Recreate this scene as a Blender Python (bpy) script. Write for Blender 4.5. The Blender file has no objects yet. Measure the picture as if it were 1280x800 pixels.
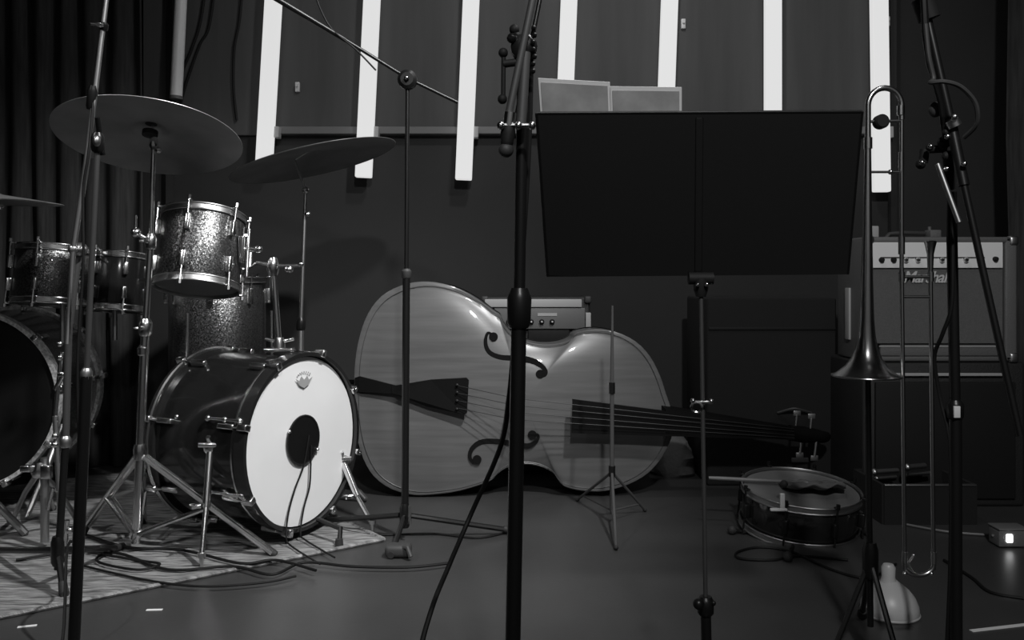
import bpy, bmesh, math, random
from mathutils import Vector, Matrix
random.seed(7)
PI = math.pi
C = bpy.context.scene.collection
sc = bpy.context.scene
# ---------------- camera ----------------
F = 1100.0; H = 0.80; HY = 350.0
cam = bpy.data.objects.new('camera', bpy.data.cameras.new('camera')); C.objects.link(cam)
cam.location = (0, 0, H); cam.rotation_euler = (PI/2, 0, 0)
cam.data.sensor_width = 36; cam.data.lens = F/1280*36; cam.data.shift_y = -(400-HY)/1280
cam.data.clip_start = 0.05
sc.camera = cam
# ---------------- world / exposure ----------------
w = bpy.data.worlds.new('world'); sc.world = w; w.use_nodes = True
w.node_tree.nodes['Background'].inputs[0].default_value = (1, 1, 1, 1)
w.node_tree.nodes['Background'].inputs[1].default_value = 0.07
sc.view_settings.view_transform = 'Standard'; sc.view_settings.look = 'None'
sc.view_settings.gamma = 1; sc.view_settings.exposure = 0; sc.view_settings.use_curve_mapping = False

def spot(name, loc, aim, power, size, blend, rad):
    l = bpy.data.lights.new(name, 'SPOT'); l.energy = power; l.spot_size = math.radians(size); l.spot_blend = blend
    l.shadow_soft_size = rad
    o = bpy.data.objects.new(name, l); C.objects.link(o); o.location = loc
    o.rotation_euler = (Vector(aim)-Vector(loc)).to_track_quat('-Z', 'Y').to_euler(); return o
spot('stage_spot_right', (0.9, 1.15, 3.0), (-0.9, 2.75, 0.35), 490, 60, 1.0, 0.06)
spot('stage_spot_front', (0.3, -0.9, 2.9), (0.85, 2.9, 0.75), 260, 70, 1.0, 0.09)
spot('stage_spot_left', (-2.3, 0.5, 2.85), (-0.95, 2.1, 0.0), 105, 48, 0.9, 0.06)
spot('wall_wash', (0.3, 2.3, 3.1), (0.1, 4.05, 1.9), 54, 130, 1.0, 0.10)

# ---------------- helpers ----------------
def P(px, py, D): return Vector(((px-640)/F*D, D, H-(py-HY)/F*D))
def FD(py): return F*H/(py-HY)
def FP(px, py, z=0.0):
    D = F*(H-z)/(py-HY); return Vector(((px-640)/F*D, D, z))

def mat(name, col, rough=0.6, metal=0.0, noise=0.0, nscale=20, bump=0.0, bscale=60, spec=0.5, emit=0, stretch=None, coat=0, trans=0):
    m = bpy.data.materials.new(name); m.use_nodes = True; nt = m.node_tree
    b = nt.nodes['Principled BSDF']
    b.inputs['Base Color'].default_value = (col, col, col, 1); b.inputs['Roughness'].default_value = rough
    b.inputs['Metallic'].default_value = metal; b.inputs['Specular IOR Level'].default_value = spec
    b.inputs['Coat Weight'].default_value = coat
    b.inputs['Transmission Weight'].default_value = trans
    tc = nt.nodes.new('ShaderNodeTexCoord'); mp = nt.nodes.new('ShaderNodeMapping')
    nt.links.new(tc.outputs['Object'], mp.inputs[0])
    if stretch: mp.inputs['Scale'].default_value = stretch
    if noise:
        n = nt.nodes.new('ShaderNodeTexNoise'); n.inputs['Scale'].default_value = nscale; n.inputs['Detail'].default_value = 6
        nt.links.new(mp.outputs[0], n.inputs['Vector'])
        r = nt.nodes.new('ShaderNodeMapRange'); r.inputs[1].default_value = 0.3; r.inputs[2].default_value = 0.7
        r.inputs[3].default_value = col*(1-noise); r.inputs[4].default_value = col*(1+noise)
        nt.links.new(n.outputs[0], r.inputs[0]); nt.links.new(r.outputs[0], b.inputs['Base Color'])
    if bump:
        n = nt.nodes.new('ShaderNodeTexNoise'); n.inputs['Scale'].default_value = bscale; n.inputs['Detail'].default_value = 4
        nt.links.new(mp.outputs[0], n.inputs['Vector'])
        bp = nt.nodes.new('ShaderNodeBump'); bp.inputs['Strength'].default_value = bump; bp.inputs['Distance'].default_value = 0.01
        nt.links.new(n.outputs[0], bp.inputs['Height']); nt.links.new(bp.outputs[0], b.inputs['Normal'])
    if emit:
        b.inputs['Emission Color'].default_value = (1, 1, 1, 1); b.inputs['Emission Strength'].default_value = emit
    return m
M = {}
M['floor'] = mat('stage floor paint', 0.046, 0.38, noise=0.16, nscale=2.2, bump=0.02, bscale=90, spec=0.4)
M['wall'] = mat('dark wall paint', 0.07, 0.8, noise=0.12, nscale=3, stretch=(6, 1, .5))
M['wall_low'] = mat('black wall paint', 0.02, 0.75, noise=0.12, nscale=3)
M['wall_dark'] = mat('black side wall', 0.02, 0.85)
M['rail'] = mat('rail grey', 0.14, 0.5)
M['tube'] = mat('light tube', 0.15, 0.7, emit=0.68)
M['tube_off'] = mat('unlit light tube', 0.85, 0.28, spec=.6)
M['white'] = mat('white plastic', 0.62, 0.4)
M['curtain'] = mat('black velvet', 0.03, 0.95, noise=.4, nscale=10, stretch=(8, 8, .6))
M['rug'] = mat('woven rug', 0.29, 0.95, noise=.75, nscale=9, bump=.8, bscale=90, stretch=(1.2, 9, 1))
M['chrome'] = mat('chrome', 0.75, 0.22, 1.0)
M['chrome_dull'] = mat('worn chrome', 0.5, 0.38, 1.0)
M['black_metal'] = mat('black steel', 0.008, 0.35, 0.0, spec=.35)
M['black_matte'] = mat('black matte steel', 0.012, 0.65, spec=.25)
M['rubber'] = mat('rubber', 0.02, 0.7)
M['rubber_g'] = mat('grey rubber', 0.04, 0.6)
M['cable'] = mat('cable', 0.008, 0.6, spec=.2)
M['black_shell'] = mat('black lacquer', 0.012, 0.16, spec=.5, coat=.3)
M['black_hoop'] = mat('black hoop', 0.015, 0.25)
M['head_white'] = mat('coated drum head', 0.80, 0.6, noise=.03, nscale=6)
M['head_black'] = mat('black drum head', 0.006, 0.5, spec=.3)
M['head_grey'] = mat('clear drum head', 0.16, 0.35)
M['emblem'] = mat('grey print', 0.33, 0.6)
M['cymbal'] = mat('dark bronze', 0.45, 0.42, .7, noise=.25, nscale=5)
M['maple'] = mat('bass varnish', 0.108, 0.3, noise=.14, nscale=7, stretch=(.6, 1, 9), spec=.5, coat=.25)
M['rib'] = mat('bass rib varnish', 0.08, 0.35)
M['ebony'] = mat('ebony', 0.006, 0.7, spec=.08)
M['bridge'] = mat('bridge maple', 0.11, 0.5)
M['string'] = mat('string', 0.02, 0.5, .2)
M['brass'] = mat('trombone lacquer', 0.45, 0.27, 1.0)
M['silver_hoop'] = mat('silver glitter hoop', 0.75, 0.3, .5, noise=.5, nscale=90)
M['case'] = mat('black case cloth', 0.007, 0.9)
M['rod'] = mat('grey painted rod', 0.065, 0.5)
M['tolex'] = mat('black vinyl', 0.02, 0.55, bump=.3, bscale=300)
M['tolex_g'] = mat('worn vinyl', 0.13, 0.5, bump=.3, bscale=300)
M['grill'] = mat('grille cloth', 0.125, 0.85, bump=.4, bscale=500, noise=.1, nscale=200)
M['panel'] = mat('control panel', 0.85, 0.5)
M['panel_g'] = mat('grey control panel', 0.13, 0.45)
M['piping'] = mat('white piping', 0.4, 0.5)
M['paper'] = mat('paper', 0.75, 0.8)
M['print'] = mat('printed page', 0.36, 0.85, noise=.18, nscale=30)
M['tape'] = mat('white tape', 0.75, 0.6)
M['led'] = mat('indicator lamp', 0.8, 0.4, emit=4)
M['mute'] = mat('frosted plastic', 0.42, 0.4)
M['bag'] = mat('grey canvas', 0.10, 0.9, noise=.2, nscale=12, bump=.3)

def sparkle():
    m = bpy.data.materials.new('sparkle wrap'); m.use_nodes = True; nt = m.node_tree; b = nt.nodes['Principled BSDF']
    tc = nt.nodes.new('ShaderNodeTexCoord'); v = nt.nodes.new('ShaderNodeTexVoronoi'); v.inputs['Scale'].default_value = 430
    nt.links.new(tc.outputs['Object'], v.inputs['Vector'])
    r = nt.nodes.new('ShaderNodeSeparateColor'); nt.links.new(v.outputs['Color'], r.inputs[0])
    mr = nt.nodes.new('ShaderNodeMapRange'); mr.inputs[3].default_value = .04; mr.inputs[4].default_value = .27
    nt.links.new(r.outputs[0], mr.inputs[0]); nt.links.new(mr.outputs[0], b.inputs['Base Color'])
    b.inputs['Metallic'].default_value = .9; b.inputs['Roughness'].default_value = .34
    b.inputs['Coat Weight'].default_value = .5
    g = nt.nodes.new('ShaderNodeNewGeometry'); s = nt.nodes.new('ShaderNodeVectorMath'); s.operation = 'SUBTRACT'
    s.inputs[1].default_value = (.5, .5, .5); nt.links.new(v.outputs['Color'], s.inputs[0])
    k = nt.nodes.new('ShaderNodeVectorMath'); k.operation = 'SCALE'; k.inputs['Scale'].default_value = .34
    nt.links.new(s.outputs[0], k.inputs[0])
    a = nt.nodes.new('ShaderNodeVectorMath'); a.operation = 'ADD'; nt.links.new(g.outputs['Normal'], a.inputs[0]); nt.links.new(k.outputs[0], a.inputs[1])
    n = nt.nodes.new('ShaderNodeVectorMath'); n.operation = 'NORMALIZE'; nt.links.new(a.outputs[0], n.inputs[0])
    nt.links.new(n.outputs[0], b.inputs['Normal']); return m
M['sparkle'] = sparkle()

def frame(d):
    d = Vector(d).normalized()
    a = Vector((0, 0, 1)) if abs(d.z) < .9 else Vector((1, 0, 0))
    u = a.cross(d).normalized(); return u, d.cross(u), d

class MB:
    def __init__(s): s.b = bmesh.new()
    def ring(s, c, u, v, r, n): return [s.b.verts.new(c+u*(r*math.cos(2*PI*i/n))+v*(r*math.sin(2*PI*i/n))) for i in range(n)]
    def skin(s, A, B):
        n = len(A)
        for i in range(n):
            try: s.b.faces.new((A[i], A[(i+1) % n], B[(i+1) % n], B[i]))
            except ValueError: pass
    def lathe(s, o, d, prof, n=32, cap0=True, cap1=True):      # prof: (distance along d, radius)
        o = Vector(o); u, v, d = frame(d); R = [s.ring(o+d*t, u, v, max(r, 1e-5), n) for t, r in prof]
        for a, b in zip(R, R[1:]): s.skin(a, b)
        if cap0: s.b.faces.new(R[0][::-1])
        if cap1: s.b.faces.new(R[-1])
        return s
    def cyl(s, a, b, r, r2=None, n=12):
        a = Vector(a); b = Vector(b); return s.lathe(a, b-a, [(0, r), ((b-a).length, r if r2 is None else r2)], n)
    def ball(s, c, r, n=10, sq=(1, 1, 1)):
        m = Matrix.Translation(Vector(c)) @ Matrix.Diagonal((*sq, 1)); bmesh.ops.create_uvsphere(s.b, u_segments=n, v_segments=max(6, n//2+2), radius=r, matrix=m); return s
    def tube(s, pts, r, n=8, closed=False, smooth=0):
        pts = [Vector(p) for p in pts]
        if smooth:
            q = []; m = len(pts)
            for i in range(m if closed else m-1):
                g = (lambda k: pts[k % m]) if closed else (lambda k: pts[min(max(k, 0), m-1)])
                p0, p1, p2, p3 = g(i-1), g(i), g(i+1), g(i+2)
                for j in range(smooth):
                    t = j/smooth
                    q.append(.5*((2*p1)+(p2-p0)*t+(2*p0-5*p1+4*p2-p3)*t*t+(3*p1-p0-3*p2+p3)*t**3))
            if not closed: q.append(pts[-1])
            pts = q
        R = []; u = None; m = len(pts)
        for i, p in enumerate(pts):
            if closed: t = pts[(i+1) % m]-pts[i-1]
            else: t = pts[min(i+1, m-1)]-pts[max(i-1, 0)]
            t.normalize()
            if u is None: u, v, _ = frame(t)
            u = (u-t*u.dot(t)).normalized(); v = t.cross(u)
            rr = r[i] if isinstance(r, (list, tuple)) else r
            R.append(s.ring(p, u, v, rr, n))
        for a, b in zip(R, R[1:]): s.skin(a, b)
        if closed:
            # align last ring to first
            k = min(range(n), key=lambda k: (R[-1][k].co-R[0][0].co).length); s.skin(R[-1][k:]+R[-1][:k], R[0])
        else: s.b.faces.new(R[0][::-1]); s.b.faces.new(R[-1])
        return s
    def torus(s, c, d, R, r, n=48, k=8):
        u, v, d = frame(d); c = Vector(c)
        return s.tube([c+u*R*math.cos(2*PI*i/n)+v*R*math.sin(2*PI*i/n) for i in range(n)], r, k, closed=True)
    def hoop(s, c, d, t0, t1, r0, r1, n=64):    # rectangular section ring along d
        u, v, d = frame(d); c = Vector(c)
        R = [s.ring(c+d*t, u, v, r, n) for t, r in ((t0, r0), (t0, r1), (t1, r1), (t1, r0))]
        for i in range(4): s.skin(R[i], R[(i+1) % 4])
        return s
    def box(s, c, size, rot=None, bev=0):
        m = Matrix.Translation(Vector(c)) @ (rot.to_4x4() if rot else Matrix()) @ Matrix.Diagonal((*size, 1))
        g = bmesh.ops.create_cube(s.b, size=1, matrix=m)
        if bev: bmesh.ops.bevel(s.b, geom=list({e for v in g['verts'] for e in v.link_edges}), offset=bev, segments=3, affect='EDGES', profile=.5)
        return s
    def prism(s, pts, off):                     # extrude polygon by vector off
        A = [s.b.verts.new(Vector(p)) for p in pts]; B = [s.b.verts.new(Vector(p)+Vector(off)) for p in pts]
        s.b.faces.new(A[::-1]); s.b.faces.new(B); s.skin(A, B); return s
def wloc(o):
    l = Vector((0, 0, 0))
    while o: l += Vector(o.location); o = o.parent
    return l
def obj(name, mb, m, parent=None, smooth=True, label=None, kind=None):
    b = mb.b
    bmesh.ops.remove_doubles(b, verts=b.verts, dist=1e-6)
    bmesh.ops.recalc_face_normals(b, faces=b.faces)
    if parent: off = wloc(parent)
    else: off = Vector((0, 0, 0))
    if off.length: bmesh.ops.translate(b, verts=b.verts, vec=-off)
    me = bpy.data.meshes.new(name); b.to_mesh(me); b.free()
    me.materials.append(M[m] if isinstance(m, str) else m)
    if smooth:
        me.shade_smooth()
        try: me.set_sharp_from_angle(angle=math.radians(38))
        except Exception: pass
    o = bpy.data.objects.new(name, me); C.objects.link(o)
    if parent: o.parent = parent
    if label: o['label'] = label
    if kind: o['kind'] = kind
    return o
def thing(name, label, cat, loc=(0, 0, 0), group=None):
    o = bpy.data.objects.new(name, None); C.objects.link(o); o.location = loc; o.empty_display_size = .05
    o['label'] = label; o['category'] = cat
    if group: o['group'] = group
    return o
def tag(o, label, cat, group=None):        # single mesh things: move origin to base
    o['label'] = label; o['category'] = cat
    if group: o['group'] = group
    vs = [v.co for v in o.data.vertices]
    c = Vector(((min(v.x for v in vs)+max(v.x for v in vs))/2, (min(v.y for v in vs)+max(v.y for v in vs))/2, min(v.z for v in vs)))
    o.data.transform(Matrix.Translation(-c)); o.location = c
    return o
def struct(name, mb, m, parent=None, smooth=False):
    o = obj(name, mb, m, parent, smooth)
    if not parent: o['kind'] = 'structure'
    return o

# ================= SETTING =================
WD = 4.05
struct('floor', MB().box((0, 1.6, -.05), (7.2, 6.4, .1)), 'floor')
struct('wall_back', MB().box((0, WD+.1, 1.6), (7.2, .2, 3.4)), 'wall_low')
struct('wall_left', MB().box((-2.65, 1.6, 1.6), (.1, 6.4, 3.4)), 'wall_dark')
struct('wall_right', MB().box((3.0, 1.6, 1.6), (.1, 6.4, 3.4)), 'wall_dark')
struct('ceiling', MB().box((0, 1.6, 3.3), (7.2, 6.4, .1)), 'wall_dark')
struct('baseboard_back', MB().box((0.2, WD-.008, .05), (4.6, .016, .1)), 'wall_dark')
# upper wall sheets, one board between each pair of light tubes
zt = 3.2; zb = H+(HY-170)/F*WD
wp = bpy.data.objects['wall_back']
edges = [180, 216, 336, 460, 584, 708, 836, 966, 1099]
for a, b in zip(edges, edges[1:]):
    A = P(a, 0, WD).x+.004; B = P(b, 0, WD).x-.004
    struct('wall_board', MB().box(((A+B)/2, WD-.012, (zt+zb)/2), (B-A, .02, zt-zb), bev=.003), 'wall', wp)
struct('gap_shadow', MB().box(((P(216, 0, WD).x), WD-.03, (zt+1.0)/2), (.03, .03, zt-1.0)), 'wall_dark')  # black bar stands in for the shadow in the gap between boards
struct('trim_2', MB().box((P(1112, 0, WD).x, WD-.03, 1.6), (.025, .03, 3.2)), 'wall_dark')
# mounting rail
rail = struct('trim_3', MB().box(((P(335, 0, WD).x+P(1105, 0, WD).x)/2, WD-.035, P(0, 165, WD).z), (P(1105, 0, WD).x-P(335, 0, WD).x, .03, .034), bev=.004), 'rail')
# light tubes
tubes = [(342, 330, 209), (465, 454.4, 222), (589, 579.4, 225), (711.3, 703, 205), (837, 829, 222), (966, 966, 228), (1098.6, 1101.8, 240)]
desc = ['first lit light tube from the left, lower end cut by the dark cymbal',
        'second lit light tube from the left, crossed by a boom arm and cymbal',
        'third lit light tube, ending low on the dark wall beside the middle mic stand',
        'fourth lit light tube, standing behind the left sheet of music',
        'fifth lit light tube, standing behind the right sheet of music',
        'sixth lit light tube, running down behind the black music stand desk',
        'rightmost lit light tube, behind the tuning bow of the trombone']
DT = WD-.085
for (xt, xb, yb), dsc in zip(tubes, desc):
    b = P(xb, yb, DT); t0 = P(xt, 0, DT); d = (t0-b).normalized(); L = 1.55
    t = thing('light_tube', dsc, 'light', b, 'lit white light tubes on the back wall')
    rot = d.to_track_quat('Z', 'Y').to_matrix()
    rot = Matrix((Vector((1, 0, 0))-d*d.x, d.cross(Vector((1, 0, 0))-d*d.x), d)); rot = Matrix([r.normalized() for r in rot]).transposed()
    obj('diffuser', MB().box(b+d*L/2, (.074, .04, L), rot, bev=.006), 'tube', t, smooth=False)
    obj('back_channel', MB().box(b+d*L/2+Vector((0, .028, 0)), (.05, .018, L-.02), rot), 'black_matte', t)
    k = (P(0, 165, DT).z-b.z)/d.z; q = b+d*k
    obj('bracket', MB().box(q+Vector((.047, .02, 0)), (.022, .05, .05), rot, bev=.003), 'piping', t, smooth=False)
b = P(221-1, 124, DT); t0 = P(226, 0, DT); d = (t0-b).normalized()
t = thing('light_tube', 'unlit grey tube high on the wall above the big cymbal', 'light', b)
obj('diffuser', MB().cyl(b+d*.012, b+d*1.3, .027, n=20), 'tube_off', t)
obj('end_cap', MB().cyl(b, b+d*.014, .029, n=20), 'rail', t)
# small clips on the wall
for (x, y, lb) in ((372, 109, 'small white clip on the wall right of the first lit tube'), (854, 30, 'small white clip on the wall right of the fifth lit tube'),
                   (1109, 27, 'small white clip on the wall beside the rightmost lit tube')):
    c = P(x, y, WD-.03); m = MB().box(c, (.02, .018, .045), bev=.003); m.box(c+Vector((0, -.012, .006)), (.01, .012, .012))
    tag(obj('wall_clip', m, 'white'), lb, 'clip', 'white clips on the back wall')
# hanging cables on the wall
for pts, lb in ((((262, -60), (252, 20), (240, 60), (228, 90), (224, 122)), 'left loose cable hanging behind the unlit tube'),
                (((274, -60), (262, 30), (250, 55), (234, 100), (226, 128)), 'right loose cable of the pair beside the unlit tube'),
                (((306, -60), (300, 20), (293, 60), (292, 110), (296, 150)), 'thin cable hanging on the wall left of the first lit tube')):
    tag(obj('wall_cable', MB().tube([P(x, y, WD-.035) for x, y in pts], .006, 6, smooth=6), 'cable'), lb, 'cable')
# curtains
def curtain(name, x0, x1, D, label, amp=.02, fold=.11, z0=0.01):
    A = (x0-640)/F*D; B = (x1-640)/F*D; m = MB(); n = int((B-A)/.011); rows = []
    for z in (z0, .6, 1.4, 2.2, 3.2):
        rows.append([m.b.verts.new((A+(B-A)*i/n+.01*math.sin(z*3+i*.3), D+amp*math.sin(2*PI*(A+(B-A)*i/n)/fold+.6*math.sin(i*.11+z))*(1-.1*z/3), z)) for i in range(n+1)])
    for a, b in zip(rows, rows[1:]):
        for i in range(n): m.b.faces.new((a[i], a[i+1], b[i+1], b[i]))
    o = obj(name, m, 'curtain'); so = o.modifiers.new('s', 'SOLIDIFY'); so.thickness = .004
    tag(o, label, 'curtain'); return o
curtain('stage_curtain', -80, 180, 3.75, 'black pleated curtain hanging at the left, behind the big cymbal')
curtain('stage_curtain', 1262, 1420, 3.7, 'black curtain hanging at the far right, beside the amplifier')

# rug
P0 = FP(88, 757); P1 = FP(480, 677); e = (P1-P0); Lr = e.length; e.normalize(); pr = Vector((-e.y, e.x, 0))
rg = thing('rug', 'pale woven rug under the drum kit at lower left', 'rug', P0+e*.3)
m = MB(); na, nb = 40, 50; vs = {}
P0b = P0-e*.45; Lr2 = Lr+.45
for i in range(na+1):
    for j in range(nb+1):
        p = P0b+e*(Lr2*i/na)+pr*(1.5*j/nb); p.z = .006+.0015*math.sin(i*1.9+j*1.1)+.001*random.random()
        vs[i, j] = m.b.verts.new(p)
for i in range(na):
    for j in range(nb): m.b.faces.new((vs[i, j], vs[i+1, j], vs[i+1, j+1], vs[i, j+1]))
r_ = obj('woven_field', m, 'rug', rg); so = r_.modifiers.new('s', 'SOLIDIFY'); so.thickness = .006; so.offset = -1
m = MB(); m.tube([P0b+Vector((0, 0, .007)), P0b+e*Lr2+Vector((0, 0, .007))], .006, 6); m.tube([P0b+e*Lr2+Vector((0, 0, .007)), P0b+e*Lr2+pr*1.5+Vector((0, 0, .007))], .006, 6)
obj('bound_edge', m, 'rug', rg)

# ================= reusable bits =================
def wing(m, c, d, s=1.0):                    # wing nut
    u, v, d = frame(d); c = Vector(c)
    m.cyl(c, c+d*.012*s, .007*s, .006*s, 10)
    for k in (-1, 1): m.tube([c+d*.006*s, c+d*.012*s+u*k*.012*s, c+d*.022*s+u*k*.017*s], [.003*s, .004*s, .003*s], 6)
def rtube(pts, r, **k): return MB().tube(pts, r, **k)
def tripod_double(root, hub, low, feet, mt='chrome', r=.008, mtf='rubber_g'):
    """double braced stand legs with a lower collar"""
    hub = Vector(hub); low = Vector(low)
    obj('leg_collar', MB().lathe(hub-Vector((0, 0, .02)), (0, 0, 1), [(0, .017), (.03, .02), (.045, .016)], 16), mt, root)
    obj('brace_collar', MB().lathe(low-Vector((0, 0, .012)), (0, 0, 1), [(0, .014), (.012, .018), (.028, .014)], 16), mt, root)
    for f in feet:
        f = Vector(f); a = hub+(f-hub)*.04; mid = hub+(f-hub)*.52; n = Vector((-(f-hub).y, (f-hub).x, 0)).normalized()
        m = MB()
        for k in (-1, 1): m.tube([a+n*k*.008, f+n*k*.006+Vector((0, 0, .015))], r*.62, 8)
        m.cyl(mid-n*.014, mid+n*.014, .005, n=8)
        lg = obj('leg', m, mt, root)
        m = MB()
        for k in (-1, 1): m.tube([low+n*k*.008, mid+n*k*.01], r*.5, 8)
        obj('brace', m, mt, lg)
        dr = (f-hub).normalized()
        obj('rubber_foot', MB().tube([f-dr*.035+Vector((0, 0, .014)), f+Vector((0, 0, .012)), f+Vector((dr.x, dr.y, 0))*.014+Vector((0, 0, .009))], [.010, .0125, .009], 10), mtf, lg)
def clutch(root, c, d, r=.016, h=.05, mt='black_metal', knob=True, name='clutch'):
    u, v, d = frame(d); c = Vector(c)
    o = obj(name, MB().lathe(c-d*h/2, d, [(0, r*.8), (h*.12, r), (h*.75, r*1.05), (h*.88, r*.85), (h, r*.7)], 16), mt, root)
    if knob:
        m = MB().cyl(c+u*r*.8, c+u*(r+.014), .005, n=8); wing(m, c+u*(r+.012), u, .9); obj('wing_nut', m, 'chrome', o)
    return o
def tripod_simple(root, c, feet, r=.008, mt='black_metal', hubz=.12):
    c = Vector(c); hub = Vector((c.x, c.y, hubz))
    obj('hub', MB().lathe(hub-Vector((0, 0, .04)), (0, 0, 1), [(0, .012), (.01, .016), (.06, .016), (.075, .012)], 16), mt, root)
    for f in feet:
        f = Vector(f); lg = obj('leg', MB().tube([hub+(f-hub)*.05, f+Vector((0, 0, .012))], r, 8), mt, root)
        dr = (f-hub).normalized()
        obj('rubber_foot', MB().tube([f-dr*.03+Vector((0, 0, .012)), f+Vector((0, 0, .013)), f+Vector((dr.x, dr.y, 0))*.02+Vector((0, 0, .012))], [.0105, .0125, .010], 10), 'rubber', lg)
def microphone(name, label, a, b, mt='black_matte', head=.02, group=None):
    """dynamic microphone from tail a to grille b"""
    a = Vector(a); b = Vector(b); d = (b-a).normalized(); L = (b-a).length
    t = thing(name, label, 'microphone', a, group)
    obj('body', MB().lathe(a, d, [(0, .009), (.01, .011), (L*.6, head*.75), (L-head*2, head*.85)], 16), mt, t)
    obj('grille', MB().ball(b-d*head, head, 16), 'rubber_g' if mt != 'chrome' else 'chrome', t)
    obj('connector', MB().cyl(a-d*.02, a, .009, n=12), 'chrome', t)
    return t

def drum(root, c, d, L, R, shell, hoopm, head0, head1, nlug, lug_len, rot=0, wood=False, lug_mat='chrome'):
    """drum with its bottom centre c, axis d (from head0 to head1)"""
    u, v, d = frame(d); c = Vector(c)
    obj('shell', MB().lathe(c+d*.01, d, [(0, R*.985), (.004, R), (L-.024, R), (L-.02, R*.985)], 72, False, False), shell, root)
    for s, hm, t in ((0, head0, 0), (1, head1, L)):
        k = 1 if s else -1
        hd = obj('drum_head', MB().lathe(c+d*(t-(k*.004)), d*k, [(0, R*.99), (.005, R*.985), (.0055, R*.9), (.006, 0.0)], 64, False, False), hm, root)
        hb = MB()
        if wood: hb.hoop(c+d*t, d, -.022 if s else -.016, .016 if s else .022, R*1.0, R*1.045)
        else:
            hb.hoop(c+d*t, d*k, -.010, .008, R*1.012, R*1.028); hb.torus(c+d*(t+k*.008), d, R*1.028, .0032, 64, 6); hb.torus(c+d*(t-k*.010), d, R*1.028, .0028, 64, 6)
        obj('hoop', hb, hoopm, root)
    for i in range(nlug):
        a = rot+2*PI*i/nlug; e = u*math.cos(a)+v*math.sin(a); tn = d.cross(e)
        rotm = Matrix((tn, e, d)).transposed()
        for s in (0, 1):
            k = 1 if s else -1; t = L if s else 0
            if 2*lug_len+.05 < L or s == 0:
                if 2*lug_len+.05 < L: c0 = c+d*(t-k*(.03+lug_len/2))+e*(R+.009)
                else: c0 = c+d*L/2+e*(R+.009)
                m = MB().box(c0, (.016, .02, lug_len), rotm, bev=.004); lg = obj('lug', m, lug_mat, root)
            c1 = c+d*(t+k*.010)+e*(R*1.03+.012)
            m = MB().cyl(c0+e*.004, c1+d*k*.006, .0032, n=8); m.cyl(c1+d*k*.004, c1+d*k*.016, .006, n=6)
            if wood: m.box(c1-e*.006-d*k*.002, (.02, .024, .034), rotm, bev=.004)
            else: m.box(c1-e*.006+d*k*.002, (.013, .016, .007), rotm, bev=.002)
            obj('tension_rod', m, lug_mat, root)
    return u, v, d
def cymbal(name, label, c, nrm, R, bell=.055, group=None, nut=True):
    c = Vector(c); n = Vector(nrm).normalized(); t = thing(name, label, 'cymbal', c, group)
    pr_ = [(bell*.42, .006), (bell*.40, bell*.35), (bell*.28, bell*.75), (bell*.08, bell), (0, bell*1.25), (-.012*R/.27, R*.6), (-.026*R/.27, R*.99), (-.0275*R/.27, R)]
    up = [(a+.0012, r) for a, r in pr_[::-1]]
    m = MB(); m.lathe(c, n, pr_+up, 72, True, True); ds = obj('disc', m, 'cymbal', t)
    m = MB()
    for k in range(5): m.torus(c+n*(-.004-.016*R/.27*k/4), n, bell*1.6+(R*.9-bell*1.6)*k/4, .0012, 64, 4)
    m2 = MB().lathe(c+n*(bell*.4), n, [(0, .017), (.012, .02), (.016, .01)], 16); obj('felt', m2, 'rubber_g', t)
    if not nut: obj('edge', MB().torus(c-n*.026*R/.27, n, R, .0016, 96, 6), 'chrome_dull', t, label='thin edge ring, brighter metal for the light caught there'); m.b.free(); return t  # brighter metal ring imitates light catching the cymbal edge
    m2 = MB(); m2.cyl(c+n*(bell*.4+.014), c+n*(bell*.4+.03), .004, n=8); wing(m2, c+n*(bell*.4+.02), n, 1.1); obj('wing_nut', m2, 'chrome', t)
    m.b.free(); return t

# ================= MAIN DRUM KIT =================
n = Vector((.90, -.436, 0.0)).normalized(); Ck = Vector((-.648, 2.72, .303)); R = .262; Lk = .36
kd = thing('bass_drum', 'black bass drum with white front head and round black port hole', 'drum', (Ck.x-.16, Ck.y+.08, 0))
drum(kd, Ck-n*Lk, n, Lk, R, 'black_shell', 'black_hoop', 'head_grey', 'head_white', 8, .06, rot=PI/8+.1, wood=True)
# chrome trim rings of the hoops
obj('hoop_inlay', MB().torus(Ck-n*(Lk+.0), n, R*1.05, .0055, 80, 6), 'chrome', kd, label='bright rear hoop rim')
obj('hoop_inlay', MB().torus(Ck-n*.035, n, R*1.012, .005, 80, 6), 'chrome', kd, label='bright ring behind the front hoop')
u = Vector((0, 0, 1)).cross(n).normalized(); up = Vector((0, 0, 1))
hc = Ck+n*.0075+u*(-.005)+up*.004
obj('port_hole', MB().lathe(hc, n, [(0, .074), (.0012, .074)], 48), 'head_black', kd, label='round black port hole')
obj('port_ring', MB().torus(hc+n*.001, n, .075, .0032, 48, 6), 'black_hoop', kd)
for a in (2.65, -.55):
    q = hc+n*.003+u*.076*math.cos(a)+up*.076*math.sin(a); obj('port_clip', MB().ball(q, .006, 8), 'chrome', kd)
# crown shaped emblem on the head
ec = Ck+n*.0068+up*.185
pts = [(-.040, .010), (-.022, .002), (-.014, .016), (0, .004), (.014, .016), (.022, .002), (.040, .010), (.022, -.012), (0, -.022), (-.022, -.012)]
em = obj('emblem', MB().prism([ec+u*x+up*y for x, y in pts], n*.001), 'emblem', kd, label='grey crown shaped emblem', smooth=False)
m = MB()
for i in range(7):
    a = PI*(.25+.5*i/6); q = ec+u*.040*math.cos(a)+up*(.026*math.sin(a)+.002); m.box(q, (.004, .001, .005), Matrix((u, n, up)).transposed())
obj('emblem_arc', m, 'emblem', em, smooth=False)
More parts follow.
